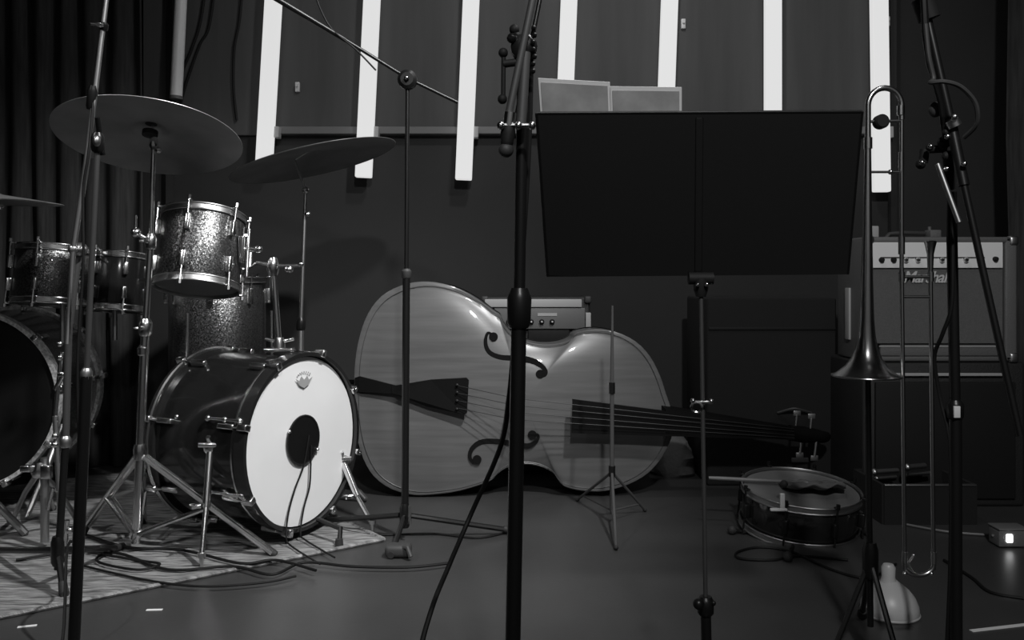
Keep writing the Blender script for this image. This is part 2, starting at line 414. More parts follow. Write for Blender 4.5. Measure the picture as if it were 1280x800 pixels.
# spurs
for (x, y, z, fx, fy) in ((-.872, 2.545, .315, 252, 711), (-.56, 2.915, .20, 466, 668)):
    b0 = Vector((x, y, z)); ft = FP(fx, fy); m = MB().ball(b0, .022, 12, (1, .7, 1)); m.cyl(b0+Vector((-.03, -.01, .01)), b0+Vector((.03, -.01, .01)), .008); m.cyl(b0+Vector((0, 0, .0)), b0+Vector((0, -.02, .035)), .007)
    br = obj('spur_bracket', m, 'chrome', kd)
    dd = (ft-b0)
    sp = obj('spur', MB().tube([b0, b0+dd*.5, b0+dd*.5, ft+Vector((0, 0, .03))], [.011, .011, .0075, .0075], 10), 'chrome', kd)
    m = MB(); wing(m, b0+dd*.48+Vector((-.012, -.012, 0)), (-1, -.5, 0), 1.2); obj('wing_nut', m, 'chrome', sp)
    obj('spur_tip', MB().lathe(ft+Vector((0, 0, .045)), (0, 0, -1), [(0, .011), (.012, .011), (.014, .007), (.04, .004), (.045, .001)], 10), 'chrome_dull', sp)
# shell brackets with thumb rods at front left
for z, t in ((.40, -.09), (.185, -.09)):
    m_ = -u if u.y > 0 else u
    base = Ck+n*(-.05)
    ang = math.asin((z-Ck.z)/R); q = base+m_*(R*math.cos(ang)+.012)+up*(z-Ck.z)
    m = MB().cyl(q-n*.085, q+n*.03, .0045); m.ball(q-n*.085, .010, 8); m.ball(q-n*.02, .009, 8); m.ball(q+n*.035, .010, 8)
    obj('tension_key', m, 'chrome', kd)
obj('vent_badge', MB().ball(Ck-n*.27-u*(R*.93)*(1 if u.y > 0 else -1)+up*.09, .008, 10), 'chrome', kd)
# front lift leg of the bass drum
ft = FP(424, 686); m = MB().tube([Vector((-.60, 2.72, .06)), Vector((ft.x, ft.y+.02, .055)), Vector((ft.x, ft.y, .01))], .008, 8)
lf = obj('lift_leg', m, 'black_metal', kd); obj('rubber_foot', MB().cyl(ft, ft+Vector((0, 0, .03)), .014, .011), 'rubber', lf)
# cables out of the port hole
for pts, lb in ((((.02, .012), (-.004, -.075), (-.045, -.14), (-.075, -.205), (-.10, -.268)), 'left thin cable running from the port hole down the white head'),
                (((.03, -.02), (.028, -.09), (.022, -.15), (-.005, -.21), (-.035, -.275)), 'right thin cable running from the port hole down the white head')):
    q = [hc+n*(.006)+u*a+up*b for a, b in pts]; q[-1] = q[-1]+n*.012
    q.append(Vector((q[-1].x+.02, q[-1].y-.02, .016))); q.append(Vector((q[-1].x+.12, q[-1].y-.16, .014)))
    tag(obj('microphone_cable', MB().tube(q, .0028, 6, smooth=6), 'cable'), lb, 'cable')

# rack tom
td = Vector((0.02, .26, 1)).normalized(); tb = P(246, 358, 2.74)
tom = thing('rack_tom', 'small silver sparkle tom mounted above the bass drum', 'drum', tb)
drum(tom, tb, td, .225, .125, 'sparkle', 'chrome_dull', 'head_grey', 'head_grey', 6, .05, rot=.0)
m = MB().box(tb+td*.12+Vector((.135, -.01, 0)), (.018, .04, .085), bev=.004); m.cyl(tb+td*.12+Vector((.13, -.01, 0)), tb+td*.12+Vector((.19, -.01, 0)), .008); m.cyl(tb+Vector((.155, 0, .03)), tb+Vector((.155, 0.03, .18)), .006)
m.ball(tb+td*.12+Vector((.185, -.012, 0)), .013, 10); obj('mount_bracket', m, 'chrome', tom)
# tom holder on the bass drum
hb = Ck-n*.09; hb = Vector((hb.x, hb.y, .575)); htop = Vector((hb.x-.02, hb.y, .845))
th = thing('tom_holder', 'chrome tom holder post rising from the bass drum', 'stand', hb)
m = MB().box(hb+Vector((0, 0, .006)), (.09, .05, .012), bev=.004); m.lathe(hb, (0, 0, 1), [(0, .02), (.03, .018), (.045, .013)], 14); m.cyl(hb+Vector((.0, 0, .03)), hb+Vector((.045, 0, .04)), .006); m.cyl(hb+Vector((.0, 0, .03)), hb+Vector((-.045, 0, .04)), .006)
obj('base_plate', m, 'chrome', th)
obj('post', MB().cyl(hb, htop, .0095), 'chrome', th)
m = MB().lathe(htop-Vector((0, 0, .03)), (0, 0, 1), [(0, .014), (.02, .02), (.04, .018), (.055, .012)], 14); m.cyl(htop+Vector((0, 0, 0)), htop+Vector((.085, 0, .0)), .006); m.ball(htop+Vector((.05, 0, -.012)), .014, 8); m.ball(htop+Vector((.088, 0, .004)), .009, 8)
obj('clamp', m, 'chrome', th)
obj('arm', MB().tube([htop, htop+Vector((-.05, 0, .01)), tb+td*.06+Vector((.16, 0, 0)), tb+td*.12+Vector((.155, 0, 0))], .007, 8), 'chrome', th)

# floor tom behind
fc = Vector((-1.13, 3.38, 0))
ftm = thing('floor_tom', 'silver sparkle floor tom behind the small tom and bass drum', 'drum', fc)
drum(ftm, fc+Vector((0, 0, .30)), Vector((0, 0, 1)), .50, .178, 'sparkle', 'chrome_dull', 'head_grey', 'head_grey', 8, .06, rot=.2)
for a in (.3, .3+2*PI/3, .3+4*PI/3):
    e2 = Vector((math.cos(a), math.sin(a), 0)); q = fc+e2*.20
    lg = obj('leg', MB().tube([q+Vector((0, 0, .68)), q+Vector((0, 0, .10)), q+e2*.03+Vector((0, 0, .02))], .006, 8), 'chrome', ftm)
    obj('leg_bracket', MB().box(q+Vector((0, 0, .42)), (.03, .03, .05), bev=.004), 'chrome', lg)
    obj('rubber_foot', MB().cyl(q+e2*.03, q+e2*.03+Vector((0, 0, .03)), .013, .010), 'rubber', lg)

# big cymbal on double braced stand
s1b = P(170, 652, 2.56); s1t = P(194, 178, 2.56)
cs = thing('cymbal_stand', 'chrome double braced stand carrying the big dark cymbal', 'stand', (s1b.x, s1b.y, 0))
j1 = P(188.5, 302, 2.56); j2 = P(182, 405, 2.56); hub = P(175, 566, 2.56); top = P(192, 183, 2.56)
obj('lower_tube', MB().cyl(Vector((s1b.x, s1b.y, .035)), j2, .0125), 'chrome', cs)
obj('middle_tube', MB().cyl(j2, j1, .0095), 'chrome', cs)
obj('upper_tube', MB().cyl(j1, top, .007), 'chrome', cs)
clutch(cs, j1, (0, 0, 1), .016, .045, 'chrome'); clutch(cs, j2+Vector((0, 0, -.01)), (0, 0, 1), .018, .05, 'chrome'); clutch(cs, P(179, 438, 2.56), (0, 0, 1), .016, .03, 'chrome', False, 'memory_lock')
m = MB().ball(j1+Vector((-.035, -.02, .025)), .015, 12); m.cyl(j1, j1+Vector((-.035, -.02, .025)), .006); m.cyl(j1+Vector((-.035, -.02, .025)), j1+Vector((-.035, -.02, .075)), .004); obj('tilter_knob', m, 'chrome', cs)
m = MB().lathe(top-Vector((0, 0, .01)), (0, 0, 1), [(0, .009), (.012, .014), (.03, .012), (.045, .006)], 12); m.ball(top+Vector((.018, -.01, -.012)), .010, 8); obj('tilter', m, 'chrome', cs)
cy1 = P(188, 163, 2.56)
cn = Vector((-.01, .30, 1)).normalized()
obj('threaded_rod', MB().cyl(top, cy1+cn*.05, .004), 'chrome_dull', cs); obj('lower_felt', MB().lathe(cy1-cn*.02, cn, [(0, .01), (.004, .022), (.018, .022)], 16), 'rubber', cs)
tripod_double(cs, hub, Vector((s1b.x, s1b.y, .06)), [FP(341, 697), FP(103, 672), FP(178, 657)], 'chrome', .0130, 'rubber')
cymbal('ride_cymbal', 'large dark cymbal tilted up at upper left above the kit', cy1-cn*.0, cn, .26, .05)

# crash cymbal behind, seen edge-on
XD = 3.12; c2 = P(390, 192, XD); cn2 = Vector((-.25, .0, 1)).normalized()
cs2 = thing('cymbal_stand', 'thin dark stand holding the edge-on cymbal behind the bass drum', 'stand', (P(375, 0, XD).x, XD, 0))
base = Vector((P(375, 0, XD).x, XD, 0)); k1 = P(381, 268, XD); k2 = P(382, 238, XD); k3 = P(368, 200, XD)
k0 = P(376, 405, XD)
obj('lower_tube', MB().cyl(base+Vector((0, 0, .03)), k0, .012), 'chrome_dull', cs2); obj('upper_tube', MB().cyl(k0, k1, .007), 'chrome_dull', cs2)
clutch(cs2, k0, (0, 0, 1), .016, .045, 'black_metal', False)
m = MB().cyl(k1, k2, .006); m.ball(k2, .013, 10); m.ball(k1+Vector((.012, -.01, 0)), .011, 8); obj('tilter', m, 'chrome', cs2)
obj('cymbal_arm', MB().cyl(k2, k3, .005), 'chrome_dull', cs2)
obj('threaded_rod', MB().cyl(k3, c2+cn2*.015, .004), 'chrome_dull', cs2)
tripod_double(cs2, base+Vector((0, 0, .28)), base+Vector((0, 0, .06)), [base+Vector((.08, .30, 0)), base+Vector((-.27, .2, 0)), base+Vector((.22, .05, 0))], 'chrome_dull', .010)
cymbal('crash_cymbal', 'thin tilted cymbal seen edge-on below the first two lit tubes', c2, cn2, .295, .035, nut=False)

# ================= SECOND DRUM KIT (left edge) =================
D2 = 2.95; c2k = P(-42, 500, D2); n2 = Vector((.10, -1, 0)).normalized()
k2d = thing('bass_drum', 'bass drum with black front head cut off by the left edge', 'drum', (c2k.x, c2k.y+.2, 0))
drum(k2d, c2k-n2*.38, n2, .38, .292, 'sparkle', 'silver_hoop', 'head_grey', 'head_black', 10, .06, rot=.12, wood=True)
for s in (1,):
    ft = FP(33, 655); q = c2k+Vector((.27, .10, -.10)); obj('spur', MB().tube([q, q+(ft-q)*.5, ft+Vector((0, 0, .02))], [.012, .012, .009], 10), 'chrome_dull', k2d)
for i, (x0, yt, yb, lb, w_) in enumerate(((62, 312, 378, 'sparkle tom nearest the left edge, above the black headed bass drum', .120),
                                    (146, 320, 386, 'dark tom between the left mic stands and the chrome cymbal stand', .096))):
    D = 3.05+.15*i; b = P(x0, yb, D); h = (yb-yt)/F*D
    t = thing('rack_tom', lb, 'drum', b)
    drum(t, b, Vector((.03, .12, 1)).normalized(), h, w_, 'sparkle' if i == 0 else 'black_shell', 'chrome', 'head_grey', 'head_grey', 6, .045, rot=.1+i*.5, lug_mat='chrome')
    pz = Vector((b.x+(.03 if i == 0 else -.02), b.y+.03, .58)); obj('mount_post', MB().tube([pz, Vector((pz.x, pz.y, b.z+.02))], .009, 8), 'chrome_dull', t)
m = P(-20, 243, 2.8)
cymbal('crash_cymbal', 'thin cymbal seen edge-on at the far left edge', m, Vector((.03, -.02, 1)), .228, .045)
q = Vector((m.x, m.y, 0)); c3 = thing('cymbal_stand', 'chrome stand below the cymbal at the far left edge', 'stand', q+Vector((0, -.0, 0)))
obj('tube', MB().tube([Vector((m.x, 2.62, .03)), Vector((m.x, 2.62, 1.0)), P(-18, 262, 2.75), m+Vector((0, 0, .03))], [.011, .009, .006, .004], 8), 'chrome', c3)
obj('tilter', MB().ball(P(0, 258, 2.74), .012, 8).cyl(P(0, 258, 2.74), P(-18, 262, 2.74), .006), 'chrome', c3)
tripod_double(c3, Vector((m.x, 2.62, .28)), Vector((m.x, 2.62, .06)), [FP(31, 672), FP(-130, 700), FP(-60, 640)], 'chrome_dull', .018)
# small chrome pedal stand between the kits
D = 2.62; pb = P(56, 640, D); pt = P(56, 572, D)
ps = thing('hi_hat_stand', 'low chrome stand column beside the black headed bass drum', 'stand', (pb.x, D, 0))
hz = P(50, 588, D)
obj('column', MB().cyl(Vector((pb.x, D, .02)), pt, .012), 'chrome_dull', ps)
m = MB().lathe(hz-Vector((0, 0, .02)), (0, 0, 1), [(0, .02), (.02, .026), (.045, .018)], 14); m.box(hz+Vector((.03, -.02, 0)), (.03, .02, .04), bev=.004); m.box(hz+Vector((-.03, -.02, .01)), (.03, .02, .02), bev=.004); obj('collar', m, 'chrome', ps)
for f in (FP(15, 655), FP(100, 660), FP(66, 640)):
    lg = obj('leg', MB().tube([hz, hz+(f-hz)*.5+Vector((0, 0, .02)), f+Vector((0, 0, .01))], [.008, .008, .008], 8), 'chrome_dull', ps)
    obj('rubber_foot', MB().ball(f+Vector((0, 0, .013)), .013, 8), 'rubber_g', lg)
obj('pull_rod', MB().cyl(P(66, 610, D-.03), P(60, 637, D-.03), .006), 'chrome', ps)

# ================= MIC STANDS =================
# left thick stand
D = 1.60; a0 = P(92, 800, D); gx = P(88.5, 350+F*H/D, D); a1 = P(108, 470, D); a2 = P(116, 300, D); a3 = P(122, 178, D); 
ms = thing('microphone_stand', 'nearest black microphone stand at the left with its shaft running out of frame', 'stand', (gx.x, gx.y, 0))
obj('lower_tube', MB().cyl(gx+Vector((0, 0, .02)), a1, .0105), 'black_metal', ms)
obj('upper_tube', MB().tube([a1, a2, a3], .0052, 10), 'rubber_g', ms)
clutch(ms, a1, a1-gx, .010, .030, 'chrome_dull', False)
clutch(ms, a3, (0, 0, 1), .011, .035, 'black_metal', False, 'boom_clutch')
m = MB().ball(a3+Vector((.006, -.016, 0)), .008, 10, (.8, 1, 1.3)); obj('boom_knob', m, 'chrome_dull', ms)
obj('boom_stub', MB().cyl(a3+Vector((0, .02, -.02)), a3+Vector((.0, -.0, .045)), .005), 'black_metal', ms)
obj('base', MB().lathe(Vector((gx.x, gx.y, 0)), (0, 0, 1), [(0, .13), (.012, .13), (.022, .11), (.03, .02)], 40), 'black_metal', ms)
# left thinner stand with boom leaning up
D = 2.25; gb = FP(72, 350+F*H/D-0); b0 = P(74, 660, D); b1 = P(82, 552, D); b2 = P(86, 410, D); b3 = P(99, 312, D)
ms = thing('microphone_stand', 'slim black tripod stand at the left with a long boom rising past the big cymbal', 'stand', (gb.x, gb.y, 0))
obj('lower_tube', MB().cyl(Vector((gb.x, gb.y, .06)), b1, .009), 'black_metal', ms)
obj('upper_tube', MB().tube([b1, b2, b3], .009, 10), 'rubber_g', ms)
clutch(ms, b1, (0, 0, 1), .013, .030, 'chrome_dull', False)
m = MB().lathe(b3-Vector((0, .02, 0)), (0, 1, 0), [(0, .012), (.01, .018), (.03, .018), (.04, .012)], 14); m.ball(b3+Vector((.02, -.02, 0)), .010, 8); m.ball(b3+Vector((-.002, -.028, 0)), .013, 8)
obj('boom_clutch', m, 'chrome_dull', ms)
bm0 = P(84, 430, D-.05); bm1 = P(117, 130, D-.05); bm2 = P(133, -2, D-.05); bm3 = P(147, -110, D-.05)
obj('boom_arm', MB().tube([bm0, b3+Vector((0, -.03, 0)), P(108, 205, D-.05), bm1, bm2, bm3], [.006, .007, .008, .007, .006, .006], 10), 'chrome_dull', ms)
clutch(ms, P(115, 122, D-.05), bm1-b3, .012, .06, 'black_metal', False, 'arm_clutch'); clutch(ms, P(130, 33, D-.05), bm1-b3, .010, .02, 'black_metal', True, 'arm_clamp')
tripod_simple(ms, (gb.x, gb.y, 0), [FP(-12, 693), FP(80, 748), FP(150, 690)], .009, 'black_metal', .11)
tag(obj('microphone_cable', MB().tube([P(122, 60, D-.03), P(112, 180, D-.07), P(104, 240, D-.07), P(104, 330, D-.07), P(97, 450, D-.06), P(99, 560, D-.05), P(104, 680, D-.1), Vector((-1.0, 1.98, .2)), Vector((-.93, 1.8, .01)), Vector((-.9, 1.5, .008))], .0035, 6, smooth=6), 'cable'), 'black cable hanging down along the slim left boom stand', 'cable')
# thin chrome stand leaning beside bass drum head (left) : thin pole
D = 2.5; s0 = FP(78, 700); ms = thing('cymbal_stand', 'thin chrome straight stand just left of the thick black shaft', 'stand', s0)
D = s0.y
obj('lower_tube', MB().cyl(s0+Vector((0, 0, .04)), P(69, 520, D), .008), 'chrome_dull', ms); obj('upper_tube', MB().cyl(P(69, 520, D), P(77, 440, D), .006), 'chrome', ms)
for yy in (430, 447, 545, 556): obj('set_screw', MB().ball(P(75 if yy < 500 else 69, yy, D-.01), .009, 8), 'chrome', ms)
m = MB()
m.cyl(P(69, 487, D), P(80, 467, D), .007); m.box(P(77, 468, D), (.02, .015, .012), bev=.003); obj('clamp', m, 'chrome', ms)
m = MB().cyl(P(84, 650, D), P(80, 700, D), .007); m.ball(P(87, 663, D-.02), .010, 8); m.cyl(P(80, 700, D), P(80, 722, D-.03), .009); obj('leg', m, 'chrome', ms)

# stand with boom above bass drum
D = 2.72; g = Vector((P(506, 0, D).x, D, 0)); t1 = P(508, 342, D); t2 = P(509.5, 100, D)
ms = thing('microphone_stand', 'black tripod boom stand in front of the double bass, right of the bass drum', 'stand', g)
obj('lower_tube', MB().cyl(g+Vector((0, 0, .05)), t1, .0115), 'black_metal', ms); obj('upper_tube', MB().cyl(t1, t2, .0068), 'black_metal', ms)
clutch(ms, t1, (0, 0, 1), .015, .03, 'rubber_g', False)
m = MB().lathe(t2-Vector((0, .02, 0)), (0, 1, 0), [(0, .02), (.008, .03), (.03, .03), (.04, .02)], 18); m.ball(t2+Vector((0, -.026, 0)), .008, 10)
bc = obj('boom_clutch', m, 'black_metal', ms); obj('clutch_bolt', MB().ball(t2+Vector((0, -.034, 0)), .006, 8), 'chrome', bc)
bd0 = P(572, 128, D+.03); bd1 = P(345, -2, D-.15)
bd2 = bd1+(bd1-bd0)*.5
obj('boom_arm', MB().tube([bd0, P(508, 97, D-.0), P(432, 50, D-.06), P(432, 50, D-.06), bd1, bd2], [.0055, .0055, .0055, .0075, .0085, .0085], 10), 'black_metal', ms)
tag(obj('microphone_cable', MB().tube([P(385, -30, D-.1), P(410, 30, D-.08), P(445, 62, D-.08), P(470, 88, D-.06)], .003, 6, smooth=6), 'cable'), 'thin cable crossing the boom arm above the second lit tube', 'cable')
tripod_simple(ms, g, [FP(641, 668), FP(385, 657), FP(490, 697)], .0085, 'black_metal', .075)
m = MB().box(P(497, 690, 2.58), (.055, .04, .05), bev=.008); m.box(P(504, 682, 2.6), (.03, .03, .06), bev=.006)
m = MB().tube([P(512, 655, 2.68), P(512, 632, 2.68)], [.006, .004], 8); obj('wing_nut', m, 'chrome', ms)

# centre stand (near)
D = 1.32; yb = 350+F*H/D; g = P(637.5, yb, D); g.z = 0; e1 = P(649, 385, D); e2 = P(653, 120, D)
ms = thing('microphone_stand', 'thick black microphone stand in the centre, in front of the double bass', 'stand', g)
obj('lower_tube', MB().cyl(g+Vector((0, 0, .02)), e1, .0115), 'black_metal', ms); obj('upper_tube', MB().cyl(e1, e2, .0085), 'black_metal', ms)
clutch(ms, e1, e1-g, .0175, .06, 'black_metal', False)
obj('base', MB().lathe(g, (0, 0, 1), [(0, .13), (.012, .13), (.024, .11), (.034, .02)], 40), 'black_metal', ms)
e3 = P(655, 60, D)
m = MB().lathe(e3-Vector((0, .014, 0)), (0, 1, 0), [(0, .012), (.006, .02), (.022, .02), (.028, .012)], 16); m.cyl(e3, e2, .009); m.ball(e3+Vector((-.018, -.01, .012)), .008, 8)
for k in range(7): m.ball(P(667+1.2*math.sin(k*2), 35+9*k, D-.015), .0042, 6)
obj('boom_clutch', m, 'black_metal', ms)
bl = P(633, 156, D-.04); bu = P(668, -12, D-.02)
obj('boom_arm', MB().cyl(bl, bu+(bu-bl)*.6, .0055), 'rubber_g', ms, label='dark grey boom arm')
tl = P(651, 158, D-.03); tu = P(657, 66, D-.02)
obj('counter_tube', MB().cyl(tl, tu, .0075), 'rubber_g', ms); obj('guy_rod', MB().cyl(P(643, 158, D-.02), P(676, -6, D+.0), .0035), 'black_metal', ms)
m = MB()
for x in (626, 648, 665): m.ball(P(x, 157, D-.05), .0058, 10, (1, 1, 1.1))
m.cyl(P(626, 157, D-.045), P(665, 157, D-.045), .0035, n=8); obj('end_bolts', m, 'chrome', ms)
# clip-on shock mount left
m = MB().cyl(P(629.5, 72, D), P(629, 125, D), .0035); m.ball(P(629, 66, D), .0075, 10); m.ball(P(628, 124, D), .0075, 10); m.cyl(P(629, 80, D), P(645, 78, D), .006); m.ball(P(643, 37, D), .008, 10); m.cyl(P(644, 37, D), P(647, 78, D), .004)
m.tube([P(641, 40, D), P(650, 46, D), P(657, 52, D)], .005, 8)
obj('shock_mount', m, 'black_matte', ms)
microphone('microphone', 'small black microphone hanging head down from the centre stand', P(636, 158, D-.04), P(631.5, 197, D-.04), head=.011)
tag(obj('microphone_cable', MB().tube([P(664, 60, D+.01), P(661, 180, D+.02), P(652, 330, D+.03), P(642, 440, D+.03), P(636, 500, D+.04), P(625, 560, D+.12), P(590, 640, D+.2), P(560, 710, D+.12), P(540, 760, D+.02), P(522, 830, D-.04), P(505, 960, D-.06), Vector((-.17, 1.25, .008)), Vector((-.25, 1.0, .008))], .0042, 8, smooth=8), 'cable'), 'black cable sagging from the centre stand down to the left', 'cable')

# right stand
D = 1.36; yb = 350+F*H/D; g = P(1195.5, yb, D); g.z = 0; e1 = P(1194, 512, D); e2 = P(1190, 240, D)
ms = thing('microphone_stand', 'black microphone stand at the right with a steep boom crossing the amplifier', 'stand', g)
obj('lower_tube', MB().cyl(g+Vector((0, 0, .02)), e1, .0095), 'black_metal', ms); obj('upper_tube', MB().tube([e1, P(1190, 300, D), e2], [.008, .008, .007], 10), 'black_metal', ms)
clutch(ms, e1+Vector((0, 0, -.0)), (0, 0, 1), .012, .03, 'black_metal', False); obj('clutch_label', MB().box(P(1196, 515, D-.012), (.010, .004, .018), bev=.001), 'white', ms)
obj('base', MB().lathe(g, (0, 0, 1), [(0, .13), (.012, .13), (.024, .11), (.034, .02)], 40), 'black_metal', ms)
r0 = P(1275, 545, D-.12); r1 = P(1205, 232, D-.06); r2 = P(1158, 18, D-.02); r3 = P(1148, -30, D-.01); r4 = r3+(r3-r2)*3
obj('boom_arm', MB().tube([r0, P(1238, 380, D-.09), r1, r1, P(1188, 150, D-.04), P(1188, 150, D-.04), r2, r4], [.0052, .0052, .0055, .0080, .0080, .0065, .0065, .007], 10), 'black_metal', ms)
obj('arm_clutch', MB().cyl(P(1153, -2, D-.02), P(1162, 24, D-.02), .0165), 'black_matte', ms)
m = MB().cyl(P(1190, 150, D-.05), P(1194, 158, D-.05), .010); m.ball(P(1193, 146, D-.062), .0045, 8); obj('arm_collar', m, 'chrome_dull', ms)
obj('set_screw', MB().ball(P(1205, 205, D-.068), .0045, 8), 'chrome', ms)
m = MB().cyl(P(1187, 236, D), P(1185, 190, D-.02), .008); m.ball(P(1180, 178, D-.02), .010, 10); m.ball(P(1183, 165, D-.04), .006, 8); m.ball(P(1183, 195, D-.03), .007, 8); m.ball(P(1184, 212, D-.02), .007, 8)
m.cyl(P(1160, 187, D), P(1182, 186, D), .006); m.cyl(P(1156, 187, D), P(1154, 203, D), .007); m.ball(P(1162, 184, D-.02), .006, 8); m.ball(P(1151, 205, D-.02), .008, 8)
obj('shock_mount', m, 'black_matte', ms)
m = MB().ball(P(1163, 183, D-.035), .004, 8); m.ball(P(1184, 171, D-.045), .0045, 8); m.ball(P(1152, 203, D-.035), .004, 8); m.ball(P(1183, 211, D-.035), .004, 8); obj('bolts', m, 'chrome', ms)
obj('knob', MB().ball(P(1169, 137, D-.02), .0105, 14, (.9, .9, 1.15)), 'rubber_g', ms)
obj('counter_rod', MB().cyl(P(1172, 205, D-.03), P(1199, 278, D-.05), .0042), 'chrome_dull', ms)
obj('second_arm', MB().tube([P(1154, -20, D-.05), P(1157, 40, D-.05), P(1162, 80, D-.05), P(1176, 128, D-.04), P(1182, 175, D-.03)], [.005, .006, .005, .0045, .0045], 8), 'black_metal', ms)
tag(obj('microphone_cable', MB().tube([P(1157, 30, D-.07), P(1161, 70, D-.07), P(1167, 98, D-.07), P(1163, 103, D-.08), P(1180, 102, D-.09), P(1200, 108, D-.09), P(1217, 125, D-.085), P(1222, 142, D-.08), P(1219, 158, D-.07), P(1205, 172, D-.05)], .0034, 8, smooth=8), 'rubber_g'), 'cable looping out to the right of the steep boom arm', 'cable')
tag(obj('microphone_cable', MB().tube([P(1190, 240, D-.012), P(1191, 330, D-.015), P(1189, 385, D-.012), P(1178, 418, D), P(1168, 448, D+.02), P(1176, 500, D+.02), P(1188, 560, D+.0), P(1188, 700, D), P(1184, 900, D), Vector((.66, 1.25, .01)), Vector((.60, 1.0, .008))], .0032, 8, smooth=6), 'cable'), 'black cable bowing out from the right stand in front of the amplifier', 'cable')

# ================= MUSIC STAND =================
Dt, Db = 1.36, 1.473
TL, TR, BL, BR = P(671, 142, Dt), P(1078, 140, Dt), P(685, 346, Db), P(1060, 343, Db)
g = Vector((P(886, 0, 1.42).x, 1.42, 0))
mu = thing('music_stand', 'black orchestral music stand with a wide solid desk', 'music stand', g)
ex = (TR-TL).normalized(); ey = (TL-BL).normalized(); nn = ex.cross(ey).normalized()
if nn.y < 0: nn = -nn
def rounded(c4, r, k=4):
    out = []
    for i in range(4):
        p = c4[i]; a = (c4[i-1]-p).normalized(); b = (c4[(i+1) % 4]-p).normalized()
        for j in range(k+1):
            t = j/k; out.append((p+a*r)*(1-t)**2+p*2*t*(1-t)+(p+b*r)*t*t)
    return out
obj('desk', MB().prism(rounded([TL, TR, BR, BL], .008), nn*.003), 'black_matte', mu, smooth=False)
obj('ledge', MB().prism([BL, BR, BR+nn*.055-ey*.002, BL+nn*.055-ey*.002], ey*.003), 'black_matte', mu, smooth=False)
m = MB()
for A, B in ((TL, TR), (TL, BL), (TR, BR)): m.cyl(A+nn*.002, B+nn*.002, .0028, n=8)
obj('rolled_edge', m, 'black_metal', mu)
mid = (TL+TR)/2; mb_ = (BL+BR)/2
m = MB().box((mid+mb_)/2-nn*.0006, (.012, .002, .262), Matrix((ex, nn, ey)).transposed(), bev=.002)
obj('centre_rib', m, 'black_matte', mu, smooth=False)
ph = P(876, 348, 1.44)
m = MB().lathe(ph-Vector((.0, .0, .03)), (0, 0, 1), [(0, .008), (.012, .012), (.03, .012)], 14); m.cyl(ph-Vector((.02, 0, .0)), ph+Vector((.02, 0, .0)), .010); obj('tilt_head', m, 'black_matte', mu)
obj('tilt_bolts', MB().ball(ph+Vector((-.008, -.016, -.01)), .003, 8).ball(ph+Vector((.006, -.016, -.01)), .0035, 8), 'chrome', mu)
cl = P(882, 757, 1.42)
obj('upper_tube', MB().cyl(cl, ph, .0036), 'chrome_dull' if False else 'rubber_g', mu)
obj('lower_tube', MB().cyl(Vector((g.x, g.y, .05)), cl, .0085), 'black_metal', mu)
clc = clutch(mu, cl, (0, 0, 1), .013, .03, 'black_metal', False)
m = MB(); m.ball(P(873, 755, 1.40), .009, 10); m.ball(P(892, 754, 1.41), .004, 8); obj('clutch_knob', m, 'black_metal', mu)
wc = P(879, 502, 1.425)
m = MB().cyl(wc-Vector((.014, .006, 0)), wc+Vector((.014, -.006, 0)), .003); m.ball(P(889, 502, 1.41), .0045, 8); m.ball(P(866, 501, 1.41), .004, 8); m.torus(P(871, 509, 1.41), (.2, 1, .1), .0085, .0022, 20, 6)
obj('wing_nut', m, 'chrome', mu)
for a in (-PI/2+.35, PI/6+.2, 5*PI/6+.4):
    f = g+Vector((math.cos(a), math.sin(a), 0))*.27; lg = obj('leg', MB().tube([g+Vector((0, 0, .14)), g+(f-g)*.5+Vector((0, 0, .05)), f+Vector((0, 0, .012))], .008, 8), 'black_metal', mu); obj('rubber_foot', MB().ball(f+Vector((0, 0, .012)), .012, 8), 'rubber', lg)
# sheets resting on the ledge, leaning on the far side of the desk
def sheet(x0, x1, ytl, ytr, lb, k):
    off = nn*(.0055+.0025*k)
    def on(px, py):      # point on desk plane seen at that pixel, pushed behind the desk
        o = Vector((0, 0, H)); d = P(px, py, 1)-o; t = (TL-o).dot(nn)/d.dot(nn); return o+d*t+off
    a, b, c, d = on(x0, ytl), on(x1, ytr), None, None
    c = b-ey*((b-TL).dot(ey)+.262); d = a-ey*((a-TL).dot(ey)+.262)
    t = thing('sheet_music', lb, 'sheet music', (a+b)/2-ey*.2, 'sheets on the music stand')
    obj('page', MB().prism([a, b, c, d], nn*.0012), 'paper', t, smooth=False)
    u_ = (b-a); m = MB(); q = [a+u_*.03-ey*.006, b-u_*.035-ey*.006, b-u_*.035-ey*.052, a+u_*.03-ey*.054]
    obj('printed_area', MB().prism([v-nn*.0012 for v in q], nn*.0006), 'print', t, smooth=False, label='grey printed area of the page')
sheet(673, 763, 99, 104, 'left sheet of music standing above the black desk edge', 1)
sheet(763, 853, 109, 110, 'right sheet of music, slightly lower, above the black desk edge', 0)

# ================= TROMBONE =================
D = 1.83; S = D/F
tr = thing('trombone', 'trombone hanging bell down on a floor stand in front of the amplifier', 'trombone', P(1084, 478, D))
def T(x, y, dy=0): return P(x, y, D+dy)
